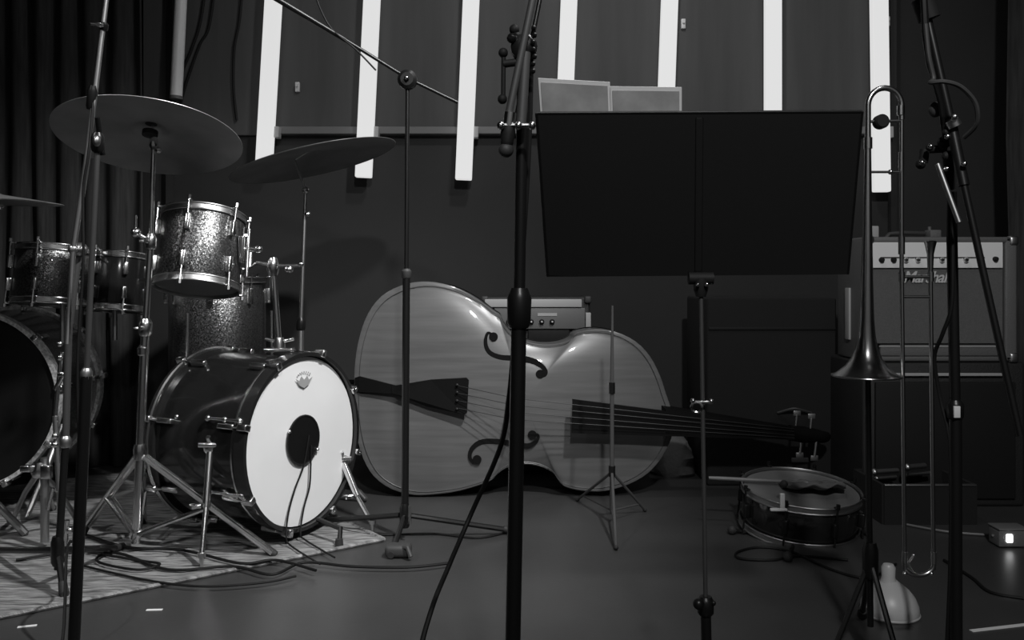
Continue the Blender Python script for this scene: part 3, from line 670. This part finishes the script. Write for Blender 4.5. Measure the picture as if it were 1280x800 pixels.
# bell with tuning bow: cone growing to flare
prof = [(150, 3.4), (200, 4.2), (260, 5.2), (320, 6.6), (360, 7.4), (400, 8.8), (420, 10.6), (435, 13.5), (448, 18.5), (458, 25.5), (466, 35), (470, 41)]
pA = T(1085, 150); pB = T(1083, 470); dd = (pB-pA).normalized(); L = (pB-pA).length
pl = [((y-150)/320*L, r*S) for y, r in prof]
pin = [(t, max(r-.0012, .001)) for t, r in pl[::-1]][:9]
m = MB().lathe(pA, dd, pl+[(L+.001, 41.5*S)]+pin, 48, False, False)
bell = obj('bell', m, 'brass', tr)
obj('bell_rim', MB().torus(pB, dd, 41*S, .0022, 64, 8), 'brass', bell)
bow = [T(1085, 152)]+[T(1106-21*math.cos(a), 132-22*math.sin(a)) for a in [PI*i/14 for i in range(15)]]+[T(1127, 150)]
obj('tuning_bow', MB().tube(bow, [3.6*S]*17, 10), 'brass', tr)
for fx, fa, fb, fr in ((1085, 172, 186, 5.2), (1126, 132, 144, 4.8), (1126.5, 190, 214, 3.4)): obj('ferrule', MB().cyl(T(fx, fa), T(fx, fb), fr*S), 'chrome', tr)
obj('gooseneck_tube', MB().cyl(T(1127, 140), T(1127, 305), 2.6*S), 'brass', tr)
m = MB().cyl(T(1087, 152), T(1126, 151), 1.9*S); m.cyl(T(1087, 215), T(1126, 215), 1.6*S); m.ball(T(1113, 215), 3.3*S, 8); obj('bell_brace', m, 'brass', tr)
obj('balance_weight', MB().lathe(T(1104, 151, -.012), (0, 1, 0), [(0, 7*S), (.004, 9*S), (.02, 9*S), (.024, 7*S)], 20), 'black_matte', tr)
m = MB().cyl(T(1127, 296), T(1127, 318), 4*S); m.cyl(T(1127, 340), T(1127.3, 352), 3.8*S); m.cyl(T(1163.5, 340), T(1163.5, 352), 3.8*S); m.cyl(T(1127, 346), T(1163, 346), 2*S); m.cyl(T(1127, 300), T(1127, 345), 2.6*S); obj('slide_lock', m, 'brass', tr)
for xa, xb in ((1127, 1131), (1163, 1167)):
    obj('slide_tube', MB().cyl(T(xa, 335), T(xb, 712), 2.7*S), 'brass', tr)
obj('slide_brace', MB().cyl(T(1128, 371), T(1164, 371), 1.8*S), 'brass', tr)
obj('slide_bow', MB().tube([T(1131, 698), T(1131.5, 706)]+[T(1149-18*math.cos(a), 706+13*math.sin(a)) for a in [PI*i/10 for i in range(11)]]+[T(1167, 698)], 3.1*S, 10), 'brass', tr)
for fx in (1131, 1167): obj('ferrule', MB().cyl(T(fx, 690), T(fx, 704), 3.6*S), 'chrome', tr)
for fx in (1131, 1164): obj('bumper', MB().ball(T(fx, 717, -.004), 3*S, 8), 'chrome', tr)
obj('water_key', MB().tube([T(1142, 694), T(1135, 704), T(1142, 717)], 1.6*S, 6).ball(T(1142, 694), 2*S, 8), 'chrome', tr)
m = MB().lathe(T(1163, 338), (0, 0, 1), [(0, 3*S), (6*S, 3.6*S), (20*S, 4*S), (30*S, 6*S), (36*S, 7.5*S), (37*S, 6*S)], 16); obj('mouthpiece', m, 'brass', tr)
# stand for it
g = Vector((T(1088, 0).x, D, 0))
ts = thing('trombone_stand', 'black folding stand with a peg inside the trombone bell', 'stand', g)
obj('shaft', MB().cyl(g+Vector((0, 0, .08)), P(1084, 425, D), .0065), 'black_metal', ts)
obj('bell_peg', MB().lathe(P(1084, 462, D), (0, 0, 1), [(0, .022), (.03, .018), (.07, .009), (.09, .005)], 20), 'black_matte', ts)
tripod_simple(ts, g, [FP(1036, 835), FP(1078, 775), FP(1135, 875)], .006, 'black_metal', .22)

# ================= DOUBLE BASS =================
BD = 3.28
outU = [(443, 480), (444, 450), (449, 420), (459, 392), (476, 370), (500, 357), (525, 352), (550, 354), (575, 362), (598, 375), (615, 388), (624, 394),
        (628, 404), (640, 418), (658, 427), (680, 431), (702, 429), (716, 423), (722, 416),
        (745, 412), (770, 415), (795, 427), (813, 446), (825, 470), (832, 492), (838, 512)]
outL = [(839, 540), (833, 556), (822, 574), (806, 590), (784, 602), (755, 610), (728, 610), (708, 606), (699, 600),
        (690, 588), (672, 580), (652, 578), (634, 582), (622, 590), (615, 597), (600, 603), (575, 610), (548, 614), (520, 615), (492, 608), (470, 593), (456, 571), (447, 542), (443, 510)]
def dens(pts, k=4):
    q = []; m = len(pts)
    for i in range(m):
        p = [Vector(pts[(i+j-1) % m]) for j in range(4)]
        for j in range(k):
            t = j/k; q.append(.5*((2*p[1])+(p[2]-p[0])*t+(2*p[0]-5*p[1]+4*p[2]-p[3])*t*t+(3*p[1]-p[0]-3*p[2]+p[3])*t**3))
    return q
ol = dens(outU+outL, 3)
tilt = .10                                     # top leans back
def B(x, y, d=0.0):                            # point of the bass front plane, d in front (towards camera)
    z = H-(y-HY)/F*BD; return Vector(((x-640)/F*BD, BD-d+tilt*(z-.0)*1.0-.04, z))
bs = thing('double_bass', 'double bass lying on its side, belly facing out, in front of a small amplifier', 'double bass', B(560, 613, -.1))
cx, cy = 655, 500
def plate(dz0, sgn, bulge):
    m = MB(); rings = []
    for t in (1.0, .985, .955, .9, .8, .65, .45, .25, .08):
        f = 1-((t)**3); edge = .006 if t > .99 else (.0075 if t > .98 else (.003 if t > .95 else .004))
        rings.append([m.b.verts.new(B(cx+(p.x-cx)*t, cy+(p.y-cy)*t, dz0+sgn*(edge+bulge*f))) for p in ol])
    base = [m.b.verts.new(B(p.x, p.y, dz0)) for p in ol]; m.skin(base, rings[0])
    for a, b in zip(rings, rings[1:]): m.skin(a, b)
    m.b.faces.new(rings[-1]); return m
obj('belly', plate(0, 1, .030), 'maple', bs)
m = MB(); prf = [[m.b.verts.new(B(cx+(p.x-cx)*.988, cy+(p.y-cy)*.985, d)) for p in ol] for d in (0.001, -.09, -.185)]
m.skin(prf[0], prf[1]); m.skin(prf[1], prf[2]); obj('ribs', m, 'rib', bs)
obj('back', plate(-.185, -1, .012), 'rib', bs)
def height(x, y):
    # belly height above plane at a pixel: find t of outline ray
    v = Vector((x-cx, y-cy)); best = 9
    L = v.length
    if L < 1: return .034
    for p in ol:
        q = Vector((p.x-cx, p.y-cy))
        if q.dot(v) > 0 and abs(q.x*v.y-q.y*v.x)/(q.length*L) < .06: best = min(best, q.length)
    t = min(1, L/best) if best < 9e9 and best != 9 else .5
    if best == 9: t = .5
    return .004+.030*(1-t**3)
m = MB(); m.tube([B(cx+(p.x-cx)*.968, cy+(p.y-cy)*.962, .0110) for p in ol], .0012, 5, closed=True); obj('purfling', m, 'rib', bs)
# f holes
def fhole(pts, wd, eye0, eye1):
    pts = dens_open(pts, 6); m = MB(); k = len(pts); A = []; Bv = []
    for i, p in enumerate(pts):
        t = (pts[min(i+1, k-1)]-pts[max(i-1, 0)]).normalized(); nrm = Vector((-t.y, t.x)); w_ = wd*(.28+.72*math.sin(PI*i/(k-1)))
        h = height(p.x, p.y)
        for s, Lst in ((1, A), (-1, Bv)):
            q = p+nrm*w_*s/2; Lst.append((q, h))
    for i in range(k-1):
        va = [m.b.verts.new(B(q.x, q.y, h+.0022)) for q, h in (A[i], A[i+1], Bv[i+1], Bv[i])]; vb = [m.b.verts.new(B(q.x, q.y, h-.01)) for q, h in (A[i], A[i+1], Bv[i+1], Bv[i])]
        m.b.faces.new(va); m.skin(va, vb)
    for ex_, ey_ in (eye0, eye1):
        h = height(ex_, ey_); m.lathe(B(ex_, ey_, h-.008), (0, -1, .1), [(0, .0165), (.0115, .0165)], 18)
    obj('f_hole', m, 'ebony', bs, smooth=False)
def dens_open(pts, k):
    pts = [Vector(p) for p in pts]; m = len(pts); q = []
    g = lambda i: pts[min(max(i, 0), m-1)]
    for i in range(m-1):
        p0, p1, p2, p3 = g(i-1), g(i), g(i+1), g(i+2)
        for j in range(k):
            t = j/k; q.append(.5*((2*p1)+(p2-p0)*t+(2*p0-5*p1+4*p2-p3)*t*t+(3*p1-p0-3*p2+p3)*t**3))
    return q+[pts[-1]]
fhole([(618, 420), (610, 416), (607, 428), (612, 440), (626, 446), (645, 447), (662, 449), (675, 455), (682, 463), (680, 469), (673, 469)], 6.5, (617, 421), (675, 467))
fhole([(599, 571), (592, 574), (588, 566), (592, 556), (604, 549), (625, 549), (645, 552), (660, 554), (670, 548), (672, 541), (665, 539)], 6.5, (597, 571), (665, 541))
# tailpiece, gut, bridge, strings, fingerboard
m = MB(); tpl = [(492, 481), (540, 473), (584, 470), (587, 473), (585, 512), (582, 514), (535, 505), (492, 489)]
hgt = [.05, .055, .075, .076, .076, .075, .055, .05]
A = [m.b.verts.new(B(x, y, h)) for (x, y), h in zip(tpl, hgt)]; Bq = [m.b.verts.new(B(x, y, h-.018)) for (x, y), h in zip(tpl, hgt)]
m.b.faces.new(A); m.b.faces.new(Bq[::-1]); m.skin(A, Bq); tp = obj('tailpiece', m, 'ebony', bs, smooth=False)
m = MB()
for yy in (478, 487, 497, 507): m.ball(B(573, yy, .078), .0055, 8)
obj('string_ball', m, 'string', tp)
m = MB(); tg = [(444, 472), (450, 470), (496, 480), (496, 490), (450, 489), (444, 489)]; hh = [.012, .02, .05, .05, .02, .012]
A = [m.b.verts.new(B(x, y, h)) for (x, y), h in zip(tg, hh)]; Bq = [m.b.verts.new(B(x, y, h-.012)) for (x, y), h in zip(tg, hh)]
m.b.faces.new(A); m.b.faces.new(Bq[::-1]); m.skin(A, Bq); obj('tail_strap', m, 'ebony', bs, smooth=False)
m = MB(); bp = [(-.075, 0), (-.045, 0), (-.035, .025), (-.015, .04), (0, .03), (.015, .04), (.035, .025), (.045, 0), (.075, 0), (.062, .05), (.05, .075), (.056, .112), (.03, .128), (-.03, .128), (-.056, .112), (-.05, .075), (-.062, .05)]
bx = B(641, 503, .030); axu = (B(840, 528)-B(442, 482)).normalized(); fw = (B(600, 500, .1)-B(600, 500, 0)).normalized(); vv = axu.cross(fw).normalized()
m.prism([bx+vv*a+fw*b_ for a, b_ in bp], axu*.014); obj('bridge', m, 'bridge', bs, smooth=False)
for i, (ya, yb2, ye) in enumerate(((479, 499, 528), (488, 503, 531), (497, 507, 535), (506, 511, 538))):
    br = bx+vv*(.038-.025*i)*(1 if vv.z > 0 else -1)+fw*.128+axu*.007
    obj('string', MB().tube([B(574, ya, .078), br, B(984, 531.5+(ye-528)*1.1, .066)], .0013, 6), 'string', bs)
def quad3(pts, h0, h1, name, mt):
    m = MB(); A = [m.b.verts.new(B(x, y, h)) for (x, y), h in zip(pts, h0)]; Bq = [m.b.verts.new(B(x, y, h)) for (x, y), h in zip(pts, h1)]
    m.b.faces.new(A); m.b.faces.new(Bq[::-1]); m.skin(A, Bq); return obj(name, m, mt, bs, smooth=False)
quad3([(713, 494), (985, 530), (985, 545), (712, 534)], [.115, .062, .062, .115], [.098, .05, .05, .098], 'fingerboard', 'ebony')
quad3([(826, 506), (985, 531), (985, 544), (826, 534)], [.096, .05, .05, .096], [-.02, .005, .005, -.02], 'neck', 'ebony')
m = MB(); m.tube([B(981, 538, .03), B(1000, 541, .02), B(1018, 544, -.0), B(1030, 547, -.03), B(1036, 548, -.052), B(1030, 547, -.064), B(1021, 545, -.052)], [.028, .03, .026, .022, .02, .018, .014], 12, smooth=0); obj('scroll', m, 'ebony', bs)
for i in range(4):
    q = B(990+9*i, 540+1.8*i, .015); s = 1 if i % 2 else -1
    m = MB().cyl(q, q+vv*.07*s, .005); m.box(q+vv*.075*s, (.028, .006, .02), bev=.002); obj('tuning_peg', m, 'chrome_dull', bs)
obj('endpin', MB().cyl(B(442, 482, -.09), B(425, 480, -.09), .012, .006), 'ebony', bs)

# ================= small bass amp behind =================
D = 3.66; x0 = P(603, 0, D).x; x1 = P(738, 0, D).x; zt_ = P(0, 371, D).z; am = thing('bass_amplifier', 'small grey faced amplifier standing behind the double bass waist', 'amplifier', ((x0+x1)/2, D+.15, 0))
obj('cabinet', MB().box(((x0+x1)/2, D+.15, zt_/2), (x1-x0, .28, zt_), bev=.012), 'tolex', am)
xs = lambda p: P(p, 0, D).x
zs = lambda p: P(0, p, D).z
obj('top_trim', MB().box(((xs(606)+xs(727))/2, D-.002, zs(379)), (xs(727)-xs(606), .03, zs(374)-zs(384)), bev=.003), 'piping', am)
pn = obj('control_panel', MB().box(((xs(618)+xs(731))/2, D+.0, zs(398)), (xs(731)-xs(618), .022, zs(385)-zs(411)), bev=.002), 'panel_g', am)
for x in (636, 664, 677, 690): obj('knob', MB().lathe(Vector((xs(x), D-.010, zs(402))), (0, -1, 0), [(0, .011), (.012, .010), (.016, .006)], 14), 'black_matte', pn); 
for x in (636, 664, 677, 690): obj('knob_cap', MB().ball((xs(x), D-.028, zs(402)), .0042, 8), 'white', pn)
obj('panel_label', MB().box(((xs(672)+xs(696))/2, D-.012, zs(393)), (xs(696)-xs(672), .003, .012)), 'piping', pn)
obj('handle_recess', MB().box(((xs(660)+xs(712))/2, D+.005, zs(420)), (xs(712)-xs(660), .02, zs(412)-zs(428)), bev=.004), 'black_matte', am)
obj('grille', MB().box(((x0+x1)/2, D+.004, zs(500)), (x1-x0-.04, .02, .42), bev=.003), 'tolex', am)
for x in (603, 738): obj('corner', MB().box((xs(x)+(.01 if x < 650 else -.01), D+.01, zt_-.012), (.03, .03, .03), bev=.008), 'rubber_g', am)
o = MB().box((xs(735), D-.12, zs(402)), (.022, .02, .08), bev=.003)
lt = obj('tube_end', o, 'piping', am, label='short pale post at the amplifier right edge'); bpy.data.objects.remove(lt)
o = MB().box((xs(735), D+.0, zs(402)), (.022, .035, .075), bev=.003); obj('side_handle', o, 'piping', am)

# ================= guitar amp right =================
AD = 3.10; X0 = P(1083, 0, AD).x; X1 = P(1272, 0, AD).x; Z1 = P(0, 296, AD).z; Z0 = P(0, 452, AD).z; dp = .26
ax = lambda p: P(p, 0, AD).x
az = lambda p: P(0, p, AD).z
am = thing('guitar_amplifier', 'black combo amplifier with pale control panel and grey grille at the right', 'amplifier', ((X0+X1)/2, AD+dp/2, Z0))
t_ = .022
m = MB(); W = X1-X0
m.box(((X0+X1)/2, AD+dp/2, Z1-t_/2), (W, dp, t_), bev=.008); m.box(((X0+X1)/2, AD+dp/2, Z0+t_/2), (W, dp, t_), bev=.008)
m.box((X1-t_, AD+dp/2, (Z0+Z1)/2), (2*t_, dp, Z1-Z0), bev=.008); m.box(((X0+X1)/2, AD+dp-.01, (Z0+Z1)/2), (W, .02, Z1-Z0), bev=.004)
obj('cabinet', m, 'tolex_g', am)
obj('side_panel', MB().box((X0+.006, AD+dp/2, (Z0+Z1)/2), (.022, dp+.004, Z1-Z0), bev=.006), 'tolex_g', am)
pn = obj('control_panel', MB().box(((ax(1086)+ax(1253))/2, AD+.006, az(319)), (ax(1253)-ax(1086), .02, az(303)-az(335)), bev=.002), 'panel', am, smooth=False)
for i in range(9):
    x = ax(1101+15*i) if i < 8 else ax(1243)
    obj('knob', MB().lathe((x, AD-.004, az(325 if i < 8 else 324)), (0, -1, 0), [(0, .0095), (.01, .0085), (.014, .005)], 14), 'black_matte' if i in (0, 1, 8) else 'chrome', pn)
obj('panel_line', MB().box(((ax(1100)+ax(1230))/2, AD-.0045, az(322)), (ax(1230)-ax(1100), .002, .004)), 'black_matte', pn)
obj('grille', MB().box(((ax(1086)+ax(1254))/2, AD+.012, az(383)), (ax(1254)-ax(1086), .02, az(337)-az(430)), bev=.002), 'grill', am, smooth=False)
obj('piping', MB().box(((ax(1100)+ax(1252))/2, AD+.004, az(438)), (ax(1252)-ax(1100), .018, az(432)-az(446)), bev=.004), 'tolex_g', am)
obj('piping_line', MB().cyl((ax(1098), AD-.006, az(433)), (ax(1250), AD-.006, az(433)), .0022, n=8), 'piping', am)
obj('handle', MB().tube([(ax(1125), AD+.12, Z1+.0), (ax(1130), AD+.12, Z1+.016), (ax(1150), AD+.12, Z1+.02), (ax(1185), AD+.12, Z1+.018), (ax(1192), AD+.12, Z1)], .008, 8), 'rubber_g', am)
for z in (Z1-.014, Z0+.014):
    for x in (X0+.012, X1-.012): obj('corner_cap', MB().box((x, AD+.012, z), (.034, .034, .036), bev=.010), 'chrome_dull', am)
obj('side_strip', MB().box((X0-.008, AD+.15, P(0, 392, 3.25).z), (.008, .040, .19), bev=.002), 'piping', am, label='bright strip on the amplifier left side')  # pale upright strip set on the left side panel
tx = bpy.data.curves.new('logo', 'FONT'); tx.body = 'Marshall'; tx.size = .066; tx.extrude = .002; tx.shear = .35; tx.offset = .0008; tx.space_character = .92
to = bpy.data.objects.new('tmp', tx); C.objects.link(to); bpy.context.view_layer.update()
me = bpy.data.meshes.new_from_object(to.evaluated_get(bpy.context.evaluated_depsgraph_get())); bpy.data.objects.remove(to)
xs_ = [v.co.x for v in me.vertices]; wdt = max(xs_)-min(xs_); sc_ = (ax(1188)-ax(1128))/wdt
bml = MB(); bml.b.from_mesh(me); bpy.data.meshes.remove(me)
ys_ = [v.co.y for v in bml.b.verts]; sy_ = (az(339)-az(353.5))/(max(ys_)-min(ys_))
Mx = Matrix.Translation((ax(1128), AD-.003, az(353))) @ Matrix.Rotation(PI/2, 4, 'X') @ Matrix.Diagonal((sc_, sy_, 1, 1))
bmesh.ops.transform(bml.b, matrix=Mx, verts=bml.b.verts)
obj('logo', bml, 'white', am, smooth=False, label='white script lettering on the grille')
# little boxes on the amp
for x, w_, h_, lb, mt in ((1103, .040, .042, 'small pale box on the amplifier top, left end', 'piping'), (1183, .040, .028, 'small grey box on the amplifier top beside the right mic stand', 'tolex_g')):
    m = MB().box((ax(x), AD+.10, Z1+h_/2+.001), (w_, .05, h_), bev=.004); m.cyl((ax(x)-.012, AD+.10, Z1+h_), (ax(x)-.012, AD+.10, Z1+h_+.014), .006)
    tag(obj('pedal_box', m, mt), lb, 'box', 'small boxes on the right amplifier')
# cabinet under amp
m = thing('speaker_cabinet', 'black speaker cabinet under the guitar amplifier', 'speaker', ((X0+X1)/2, AD+.17, 0))
Zc = Z0-.002
obj('cabinet', MB().box(((X0+X1)/2+.01, AD+.17, Zc/2), (W+.04, .33, Zc), bev=.012), 'tolex', m)
obj('front_grille', MB().box(((X0+X1)/2+.01, AD+.002, Zc/2-.02), (W-.04, .02, Zc-.1), bev=.004), 'black_matte', m)
obj('trim_strip', MB().box(((ax(1106)+ax(1252))/2, AD-.004, az(468)), (ax(1252)-ax(1106), .014, .010), bev=.002), 'piping', m)
# big black case behind the music stand
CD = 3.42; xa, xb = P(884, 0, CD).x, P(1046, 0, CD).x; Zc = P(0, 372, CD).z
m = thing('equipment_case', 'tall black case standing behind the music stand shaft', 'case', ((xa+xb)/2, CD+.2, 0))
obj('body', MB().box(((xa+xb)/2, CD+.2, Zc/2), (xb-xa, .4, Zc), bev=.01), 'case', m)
obj('lid_edge', MB().box(((xa+xb)/2, CD-.001, Zc-.12), (xb-xa-.01, .008, .012), bev=.002), 'black_matte', m)
q = P(1000, 575, CD-.002); obj('name_plate', MB().box(q, (.066, .006, .018), bev=.002), 'rail', m)
mm = MB().tube([P(972, 516, CD-.005), P(990, 511, CD-.03), P(1000, 512, CD-.03), P(1014, 516, CD-.005)], .005, 6, smooth=4); obj('handle', mm, 'rubber_g', m)

# grey bag behind bass neck
q = FP(858, 606); m = MB()
m.lathe(Vector((q.x, 3.62, 0)), (0, 0, 1), [(0, .17), (.02, .18), (.07, .165), (.12, .17), (.16, .15), (.22, .12), (.255, .085), (.262, .0)], 28)
for v in m.b.verts: v.co.x = .665+(v.co.x-q.x)*.5+.008*math.sin(v.co.z*60+v.co.y*20); v.co.y = 3.64+(v.co.y-3.62)*.5; v.co.z *= .62
tag(obj('canvas_bag', m, 'bag'), 'slumped grey canvas bag on the floor beneath the double bass neck', 'bag')

# ================= thin tripod stand in front of bass =================
D = 2.90; g = Vector((P(765, 0, D).x, D, 0))
st = thing('tripod_stand', 'thin grey rod on a small tripod in front of the upper bout', 'stand', g)
obj('rod', MB().tube([g+Vector((0, 0, .03)), P(765, 470, D), P(765.5, 382, D)], [.0075, .0065, .0035], 8), 'rod', st)
obj('collar', MB().cyl(P(765, 478, D), P(765, 492, D), .010), 'black_metal', st)
hubp = P(765, 590, D); obj('leg_collar', MB().cyl(hubp-Vector((0, 0, .015)), hubp+Vector((0, 0, .02)), .011), 'black_metal', st)
for fx, fy in ((770, 688), (722, 627), (806, 640)):
    f = FP(fx, fy); lg = obj('leg', MB().tube([hubp, f+Vector((0, 0, .008))], .0048, 8), 'rod', st)
    obj('brace', MB().tube([g+Vector((0, 0, .04)), hubp+(f-hubp)*.8], .003, 6), 'rod', lg); obj('rubber_foot', MB().ball(f+Vector((0, 0, .008)), .0075, 8), 'rubber', lg)

# ================= snare drum low at right =================
D = 2.80; sc0 = P(1001, 612, D); sax = Vector((0.03, -.13, 1)).normalized()
sn = thing('snare_drum', 'dark snare drum with a chrome rim lying low behind the trombone slide', 'drum', sc0-sax*.12)
drum(sn, sc0-sax*.115, sax, .115, .178, 'black_shell', 'chrome_dull', 'head_grey', 'head_grey', 8, .045, rot=.25, lug_mat='black_metal')
q = P(978, 626, D-.17); m = MB().box(q+Vector((0, 0, .0)), (.014, .010, .045), bev=.003); m.box(q+Vector((-.012, -.002, -.026)), (.05, .012, .008), bev=.002); obj('strainer', m, 'white', sn, label='bright strainer clip on the rim')
obj('strainer_knob', MB().ball(P(980, 605, D-.15), .012, 10), 'rubber', sn)
# short stand for the snare
g = Vector((sc0.x, D+.01, 0)); ss = thing('snare_stand', 'low black stand under the dark snare drum', 'stand', g)
bot = sc0-sax*.132
obj('basket', MB().torus(bot-sax*.004, sax, .15, .006, 40, 6).tube([bot+Vector((-.15, 0, -.004)), bot+Vector((.15, 0, -.010))], .006, 6), 'black_metal', ss)
for fx, fy in ((985, 702), (915, 668), (1085, 670)):
    f = FP(fx, fy); lg = obj('leg', MB().tube([bot+(Vector((f.x, f.y, bot.z))-bot)*.35-Vector((0, 0, .008)), f+Vector((0, 0, .012))], .006, 8), 'black_metal', ss); obj('rubber_foot', MB().ball(f+Vector((0, 0, .014)), .015, 8), 'rubber', lg)
# drumstick on the snare
ra = P(886, 607, D+.05); rb = P(1010, 609, D-.0); rb.z = sc0.z+.022; ra.z = rb.z+.004
m = MB().tube([ra, ra+(rb-ra)*.1, ra+(rb-ra)*.8, ra+(rb-ra)*.95, rb], [.0055, .0065, .0065, .0035, .004], 10)
tag(obj('drumstick', m, 'rail'), 'drumstick sticking out to the left across the snare rim', 'drumstick')
# folded cloth on snare
m = MB(); nn2 = 18; vs = {}
for i in range(nn2+1):
    for j in range(nn2+1):
        a = i/nn2*2-1; b_ = j/nn2*2-1; q = sc0+Vector((.035+a*.10*(1-.2*b_*b_), b_*.09*(1-.25*a*a), .016+.006*math.sin(a*7+b_*3)+.004*math.sin(b_*11)-b_*.013)); q.z += .003; vs[i, j] = m.b.verts.new(q)
for i in range(nn2):
    for j in range(nn2): m.b.faces.new((vs[i, j], vs[i+1, j], vs[i+1, j+1], vs[i, j+1]))
o = obj('damping_cloth', m, 'bag'); o.modifiers.new('s', 'SOLIDIFY').thickness = .006; tag(o, 'crumpled grey cloth lying on the dark snare drum', 'cloth')
# hardware case with chrome pieces at the right of the snare
D = 3.0; q = P(1130, 0, D); m = thing('hardware_case', 'low open black case of chrome fittings right of the snare drum', 'case', (q.x+.03, D, 0))
bxs = MB(); wx, wy, hz_ = .30, .24, .13
bxs.box((q.x+.03, D, .008), (wx, wy, .012)); bxs.box((q.x+.03, D-wy/2, hz_/2), (wx, .012, hz_)); bxs.box((q.x+.03, D+wy/2-.0, hz_/2), (wx, .012, hz_)); bxs.box((q.x+.03-wx/2, D, hz_/2), (.012, wy, hz_)); bxs.box((q.x+.03+wx/2, D, hz_/2), (.012, wy, hz_))
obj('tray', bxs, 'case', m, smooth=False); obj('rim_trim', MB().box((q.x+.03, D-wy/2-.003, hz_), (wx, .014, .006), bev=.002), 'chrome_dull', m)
for i, (xa_, xb_, yy, r) in enumerate(((1093, 1122, 590, .009), (1134, 1156, 584, .010), (1132, 1162, 593, .007), (1096, 1120, 598, .006))):
    a = P(xa_, yy, D-.03+.03*i); b_ = P(xb_, yy-2, D-.01+.03*i)
    mm = MB().cyl(a, b_, r); mm.ball(a, r*1.35, 8)
    tag(obj('stand_fitting', mm, 'chrome_dull'), ['front left chrome fitting lying across the open black case', 'upper right chrome fitting in the open black case, behind the slide', 'lower right chrome fitting in the open black case', 'thin chrome fitting beneath the front left one in the open case'][i], 'fitting', 'chrome fittings in the open case')
# frosted mute
q = FP(1112, 767)
mt_ = thing('plunger_mute', 'frosted dome shaped mute with a knob on the floor beside the trombone slide', 'mute', q)
s5 = q.y/F
obj('dome', MB().lathe(q, (0, 0, 1), [(0, 34*s5), (3*s5, 35*s5), (12*s5, 34*s5), (22*s5, 30*s5), (31*s5, 23*s5), (38*s5, 14*s5), (42*s5, 9*s5)], 40), 'mute', mt_)
obj('rim', MB().torus(q+Vector((0, 0, 2.2*s5)), (0, 0, 1), 34*s5, 1.8*s5, 40, 8), 'mute', mt_)
obj('knob', MB().lathe(q+Vector((-.003, 0, 40*s5)), (0, 0, 1), [(0, 10*s5), (6*s5, 8*s5), (18*s5, 8.5*s5), (22*s5, 6*s5), (23*s5, 1*s5)], 20), 'mute', mt_)

# ================= small floor things =================
q = FP(1266, 686); pw = thing('power_strip', 'small grey junction box with a lit lamp on the floor at far right', 'power box', q+Vector((0, .03, 0)))
obj('body', MB().box(q+Vector((.005, .035, .028)), (.085, .06, .05), bev=.004), 'tolex_g', pw)
obj('lid', MB().box(q+Vector((.006, .035, .056)), (.09, .066, .006), bev=.002), 'rail', pw)
obj('lamp', MB().box(q+Vector((-.008, .003, .030)), (.018, .006, .024), bev=.002), 'led', pw)
tag(obj('power_cable', MB().tube([FP(1130, 655, .006), FP(1180, 664, .006), FP(1225, 668, .006), FP(1250, 668, .01), q+Vector((-.04, .035, .03))], .004, 6, smooth=6), 'rail'), 'pale cable running along the floor to the small box with the lamp', 'cable')
for a, b, w_, lb in (((22, 783.5), (46, 781), .009, 'short white tape mark on the floor at the lower left corner'), ((183, 762), (203, 761.5), .009, 'short white tape mark on the floor in front of the rug'), ((1214, 788), (1300, 778), .012, 'long white tape strip on the floor at the lower right corner')):
    A = FP(*a, .002); Bp = FP(*b, .002); c = (A+Bp)/2; L = (Bp-A).length; an = math.atan2((Bp-A).y, (Bp-A).x)
    tag(obj('tape_mark', MB().box((c.x, c.y, .001), (L, w_, .0014), Matrix.Rotation(an, 3, 'Z')), 'tape', smooth=False), lb, 'tape', 'white tape marks on the floor')
def fcable(pts, r, lb, mt='cable', z=None):
    q = [FP(x, y, (z if z else r)+.001) for x, y in pts]
    tag(obj('floor_cable', MB().tube(q, r, 6, smooth=8), mt), lb, 'cable')
fcable([(20, 700), (90, 690), (150, 692), (210, 712), (290, 708), (340, 718), (380, 703), (440, 708), (510, 709), (560, 704)], .004, 'black cable snaking over the rug past the bass drum spur to the right', z=.013)
fcable([(105, 668), (160, 684), (230, 688), (300, 704), (345, 700), (395, 713)], .004, 'black cable curving on the rug in front of the bass drum', z=.016)
fcable([(100, 706), (140, 716), (200, 728), (260, 733), (330, 728), (370, 720)], .0032, 'thin cable lying along the front of the rug', z=.012)
fcable([(110, 690), (170, 700), (200, 705), (170, 712), (120, 700), (150, 682)], .0035, 'looped cable on the rug beside the chrome stand feet', z=.014)
fcable([(400, 655), (460, 668), (540, 667), (600, 672), (650, 660)], .0035, 'black cable on the floor along the boom stand legs')
fcable([(1060, 700), (1000, 695), (965, 700), (925, 698), (922, 690), (950, 684), (990, 690), (1040, 712), (1085, 722), (1120, 705)], .0035, 'black cable coiled on the floor in front of the snare drum')
fcable([(1180, 700), (1215, 722), (1238, 740), (1280, 748)], .004, 'black cable on the dark floor below the junction box')
q = FP(492, 700); m = MB().box(q+Vector((.01, .03, .02)), (.075, .05, .036), bev=.012); m.tube([q+Vector((.02, .02, .03)), q+Vector((.04, .0, .035)), q+Vector((.05, -.01, .012))], .007, 8)
tag(obj('sandbag', m, 'rubber_g'), 'small dark weight on the floor at the boom stand front foot', 'weight')
